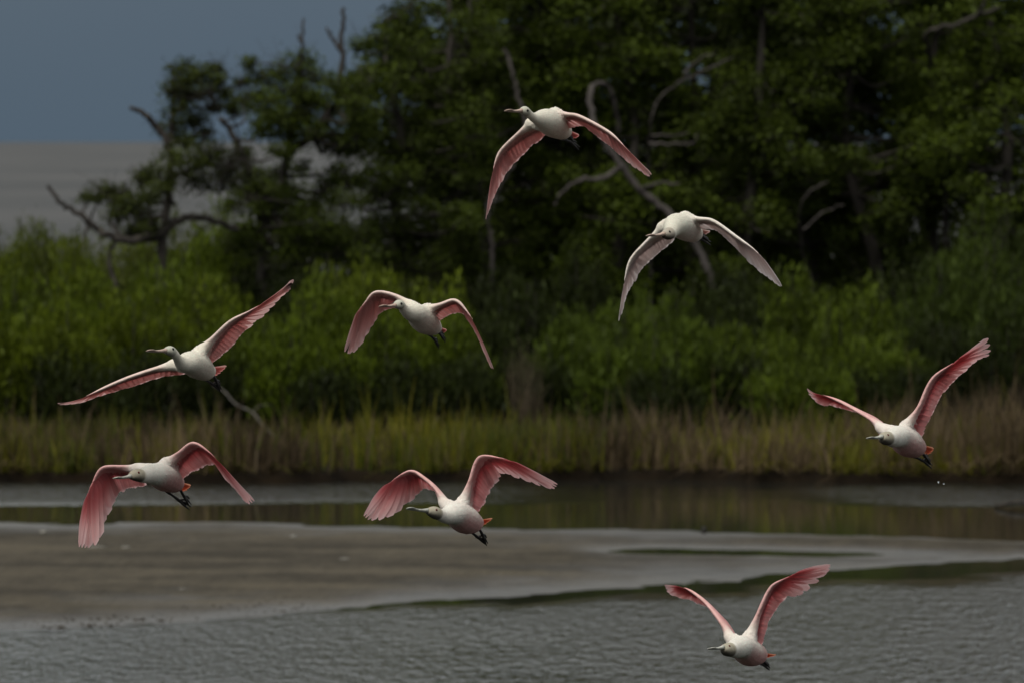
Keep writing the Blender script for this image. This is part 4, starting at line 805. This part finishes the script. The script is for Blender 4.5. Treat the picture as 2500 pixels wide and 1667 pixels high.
        for i, (a, c1) in enumerate(tips):
            if 0 < i < len(tips) - 3: a += .22 * (random.random() - .5) * (tips[i + 1][0] - tips[i - 1][0]) / 2
            if i < n_sec: rs = max(a - .05 * (1 - i / n_sec), 0) * (1 if i else 1); c0 = .2; nm = "secondary_feather"; tpc = None; slot = 0
            else:
                j = (i - n_sec) / (n_pri - 1); rs = W.sw + (W.sh - W.sw) * (.05 + .9 * j); c0 = .14 * (1 - j) + .02; nm = "primary_feather"; slot = W.slot * smooth01(.35, .7, j)
                tpc = pal["tipc"] if (pal["tipc"] and j > .72 and i % 2 == 0) else None
            us = rs + (a - rs) * ts; cs_ = c0 + (c1 * (1 + .07 * (random.random() - .5)) - c0) * (ts if i < n_sec else ts ** (1 if c1 > .5 else 1.2))
            p = W.at(us, cs_)
            if i >= n_sec: ks = .6 if c1 > .9 else (.45 if c1 > .2 else .35); p = p * (1 - ks) + (p[:1] + (p[-1:] - p[:1]) * ts[:, None]) * ks
            wd = float(np.clip(max(gap[i], gap[i - 1] if i else 0) * (2.3 if i < n_sec else 1.5), .024, .058))
            if i >= n_sec + 5: wd = float(np.clip(wd, .026, .042))
            feather(nm, p, W.normal(us), wd, pal["root"], pal["vane"], pal["shaft"], tpc, root, slot, lift=-.003 - .0006 * (i % 2))
    # tail fan
    b0, t1, t2 = [np.array(p) for p in B["tail"]]
    for i in range(6):
        q = i / 5; e = t1 * (1 - q) + t2 * q; e = e + unit(e - b0) * .012 * math.sin(math.pi * q)
        e = e + (e - b0) * .12; st = b0 + (t2 - t1) * (q - .5) * .25; ts = np.linspace(0, 1, 7)[:, None]
        feather("tail_feather", st + (e - st) * ts, unit(np.cross(t2 - t1, e - b0)), max(np.linalg.norm(t2 - t1) / 5 * 1.7, .016), pal["tail"], pal["tailtip"] if i in (0, 5) else pal["tail"], pal["tail"], None, root, lift=.0012 * (i % 2))
    # bill: deep at the face, narrow in the middle, a flat spoon at the end
    b, e = [np.array(p) for p in B["bill"]]; ax = e - b; Lb = np.linalg.norm(ax); ax /= Lb; b = b - ax * .012; Lb += .012
    hz = unit(np.cross(ax, up)); sd_ = unit(hz - .26 * (up - ax * np.dot(ax, up))); nv = np.cross(sd_, ax); ts = np.array([0, .12, .3, .5, .66, .78, .88, .96, 1.0])
    hw = np.array([.0130, .0115, .0085, .0082, .0115, .0170, .0195, .0165, .0075]); hh = np.array([.0110, .0090, .0068, .0056, .005, .0045, .004, .0034, .0024]); dr = -.004 * np.sin(ts * math.pi)
    vv, ff, _, _ = loft(b + ax * Lb * ts[:, None] + nv * dr[:, None], hw, hh, 12, sd_)
    link("bill", mesh_from("bill", vv, ff, None, True), M[pal["bill"]], root)
    # eye
    V_, F_ = [], []; er = .0056 if adult else .0062
    for i in range(9):
        th = math.pi * i / 8
        for j in range(12): V_.append((er * math.sin(th) * math.cos(j * math.pi / 6), er * math.sin(th) * math.sin(j * math.pi / 6), er * math.cos(th)))
    for i in range(8):
        for j in range(12): F_.append((i * 12 + j, (i + 1) * 12 + j, (i + 1) * 12 + (j + 1) % 12, i * 12 + (j + 1) % 12))
    hc, hr = pts[-2], rad[-2]; ev = np.array(B["eye"]) - hc; ev = unit(ev) * hr * .93
    for sgn in (1, -1):
        e_ = hc + ev if sgn == 1 else hc + ev - 2 * np.dot(ev, hz) * hz
        link("eye", mesh_from("eye", V_, F_, None, True), M[pal["eye"]], root, e_)
    # legs with webbed toes trailing behind
    for l in B["legs"]:
        p0, p1, p2 = [np.array(q) for q in l]; T = Tubes(); p0 = p0 + (p0 - p1) * .35
        T.add(np.array([p0, (p0 + p1) / 2 + np.array([0, 0, .002]), p1]), [.0075, .0055, .0075], 8, 9)
        lg = link("leg", T.mesh("leg"), M["leg_black"], root)
        dv = p2 - p1; s_ = unit(np.cross(dv, np.array([.3, -.8, .5]))); TT = Tubes(); ends = []
        for k_, sp_ in ((-1, .82), (0, 1.05), (1, .85)):
            e_ = p1 + dv * sp_ + s_ * k_ * .020; ends.append(e_)
            TT.add(np.array([p1, (p1 + e_) / 2 + s_ * k_ * .005 + np.array([0, -.004, .003]), e_]), [.0058, .0052, .0022], 6, 7)
        TT.add(np.array([p1, p1 - s_ * .006 - dv * .12, p1 - dv * .3 + np.array([0, 0, -.008])]), [.004, .002], 5, 4)
        nv0 = TT.n; nt_ = unit(np.cross(dv, s_)) * .0015; m1 = p1 + dv * .62
        web = np.array([p1 + nt_, p1 + dv * .6 - s_ * .013 + nt_, m1 + nt_, p1 + dv * .6 + s_ * .013 + nt_, p1 - nt_, p1 + dv * .6 - s_ * .013 - nt_, m1 - nt_, p1 + dv * .6 + s_ * .013 - nt_])
        TT.v.append(web); TT.f.append(np.array([[0, 1, 2, 3], [7, 6, 5, 4], [0, 4, 5, 1], [1, 5, 6, 2], [2, 6, 7, 3], [3, 7, 4, 0]]) + nv0); TT.n += 8
        link("foot", TT.mesh("foot"), M["leg_black"], lg)
    return root
FLOCK = "spoonbills flying left over the lagoon"
for B, pal, label in zip(BIRDS, [PINK, WHITE, PINK, PINK, ADULT, ADULT, ADULT, ADULT], [
        "pale pink spoonbill flying highest of all, wings swept down in front of the dark wood",
        "whitest spoonbill with head lowered across its wing, flying below the highest one",
        "pale spoonbill gliding at left with both wings stretched out straight",
        "pale pink spoonbill with arched drooping wings in front of the bright green mound",
        "deep pink spoonbill at lower left, wings arched down over the sandbar",
        "deep pink spoonbill with raised bent wings and spread fingertips over the channel",
        "deep pink spoonbill at far right with long wings raised in a V before the reeds",
        "lowest deep pink spoonbill, wings raised in a V just above the near water"]):
    spoonbill(B, pal, label, FLOCK)
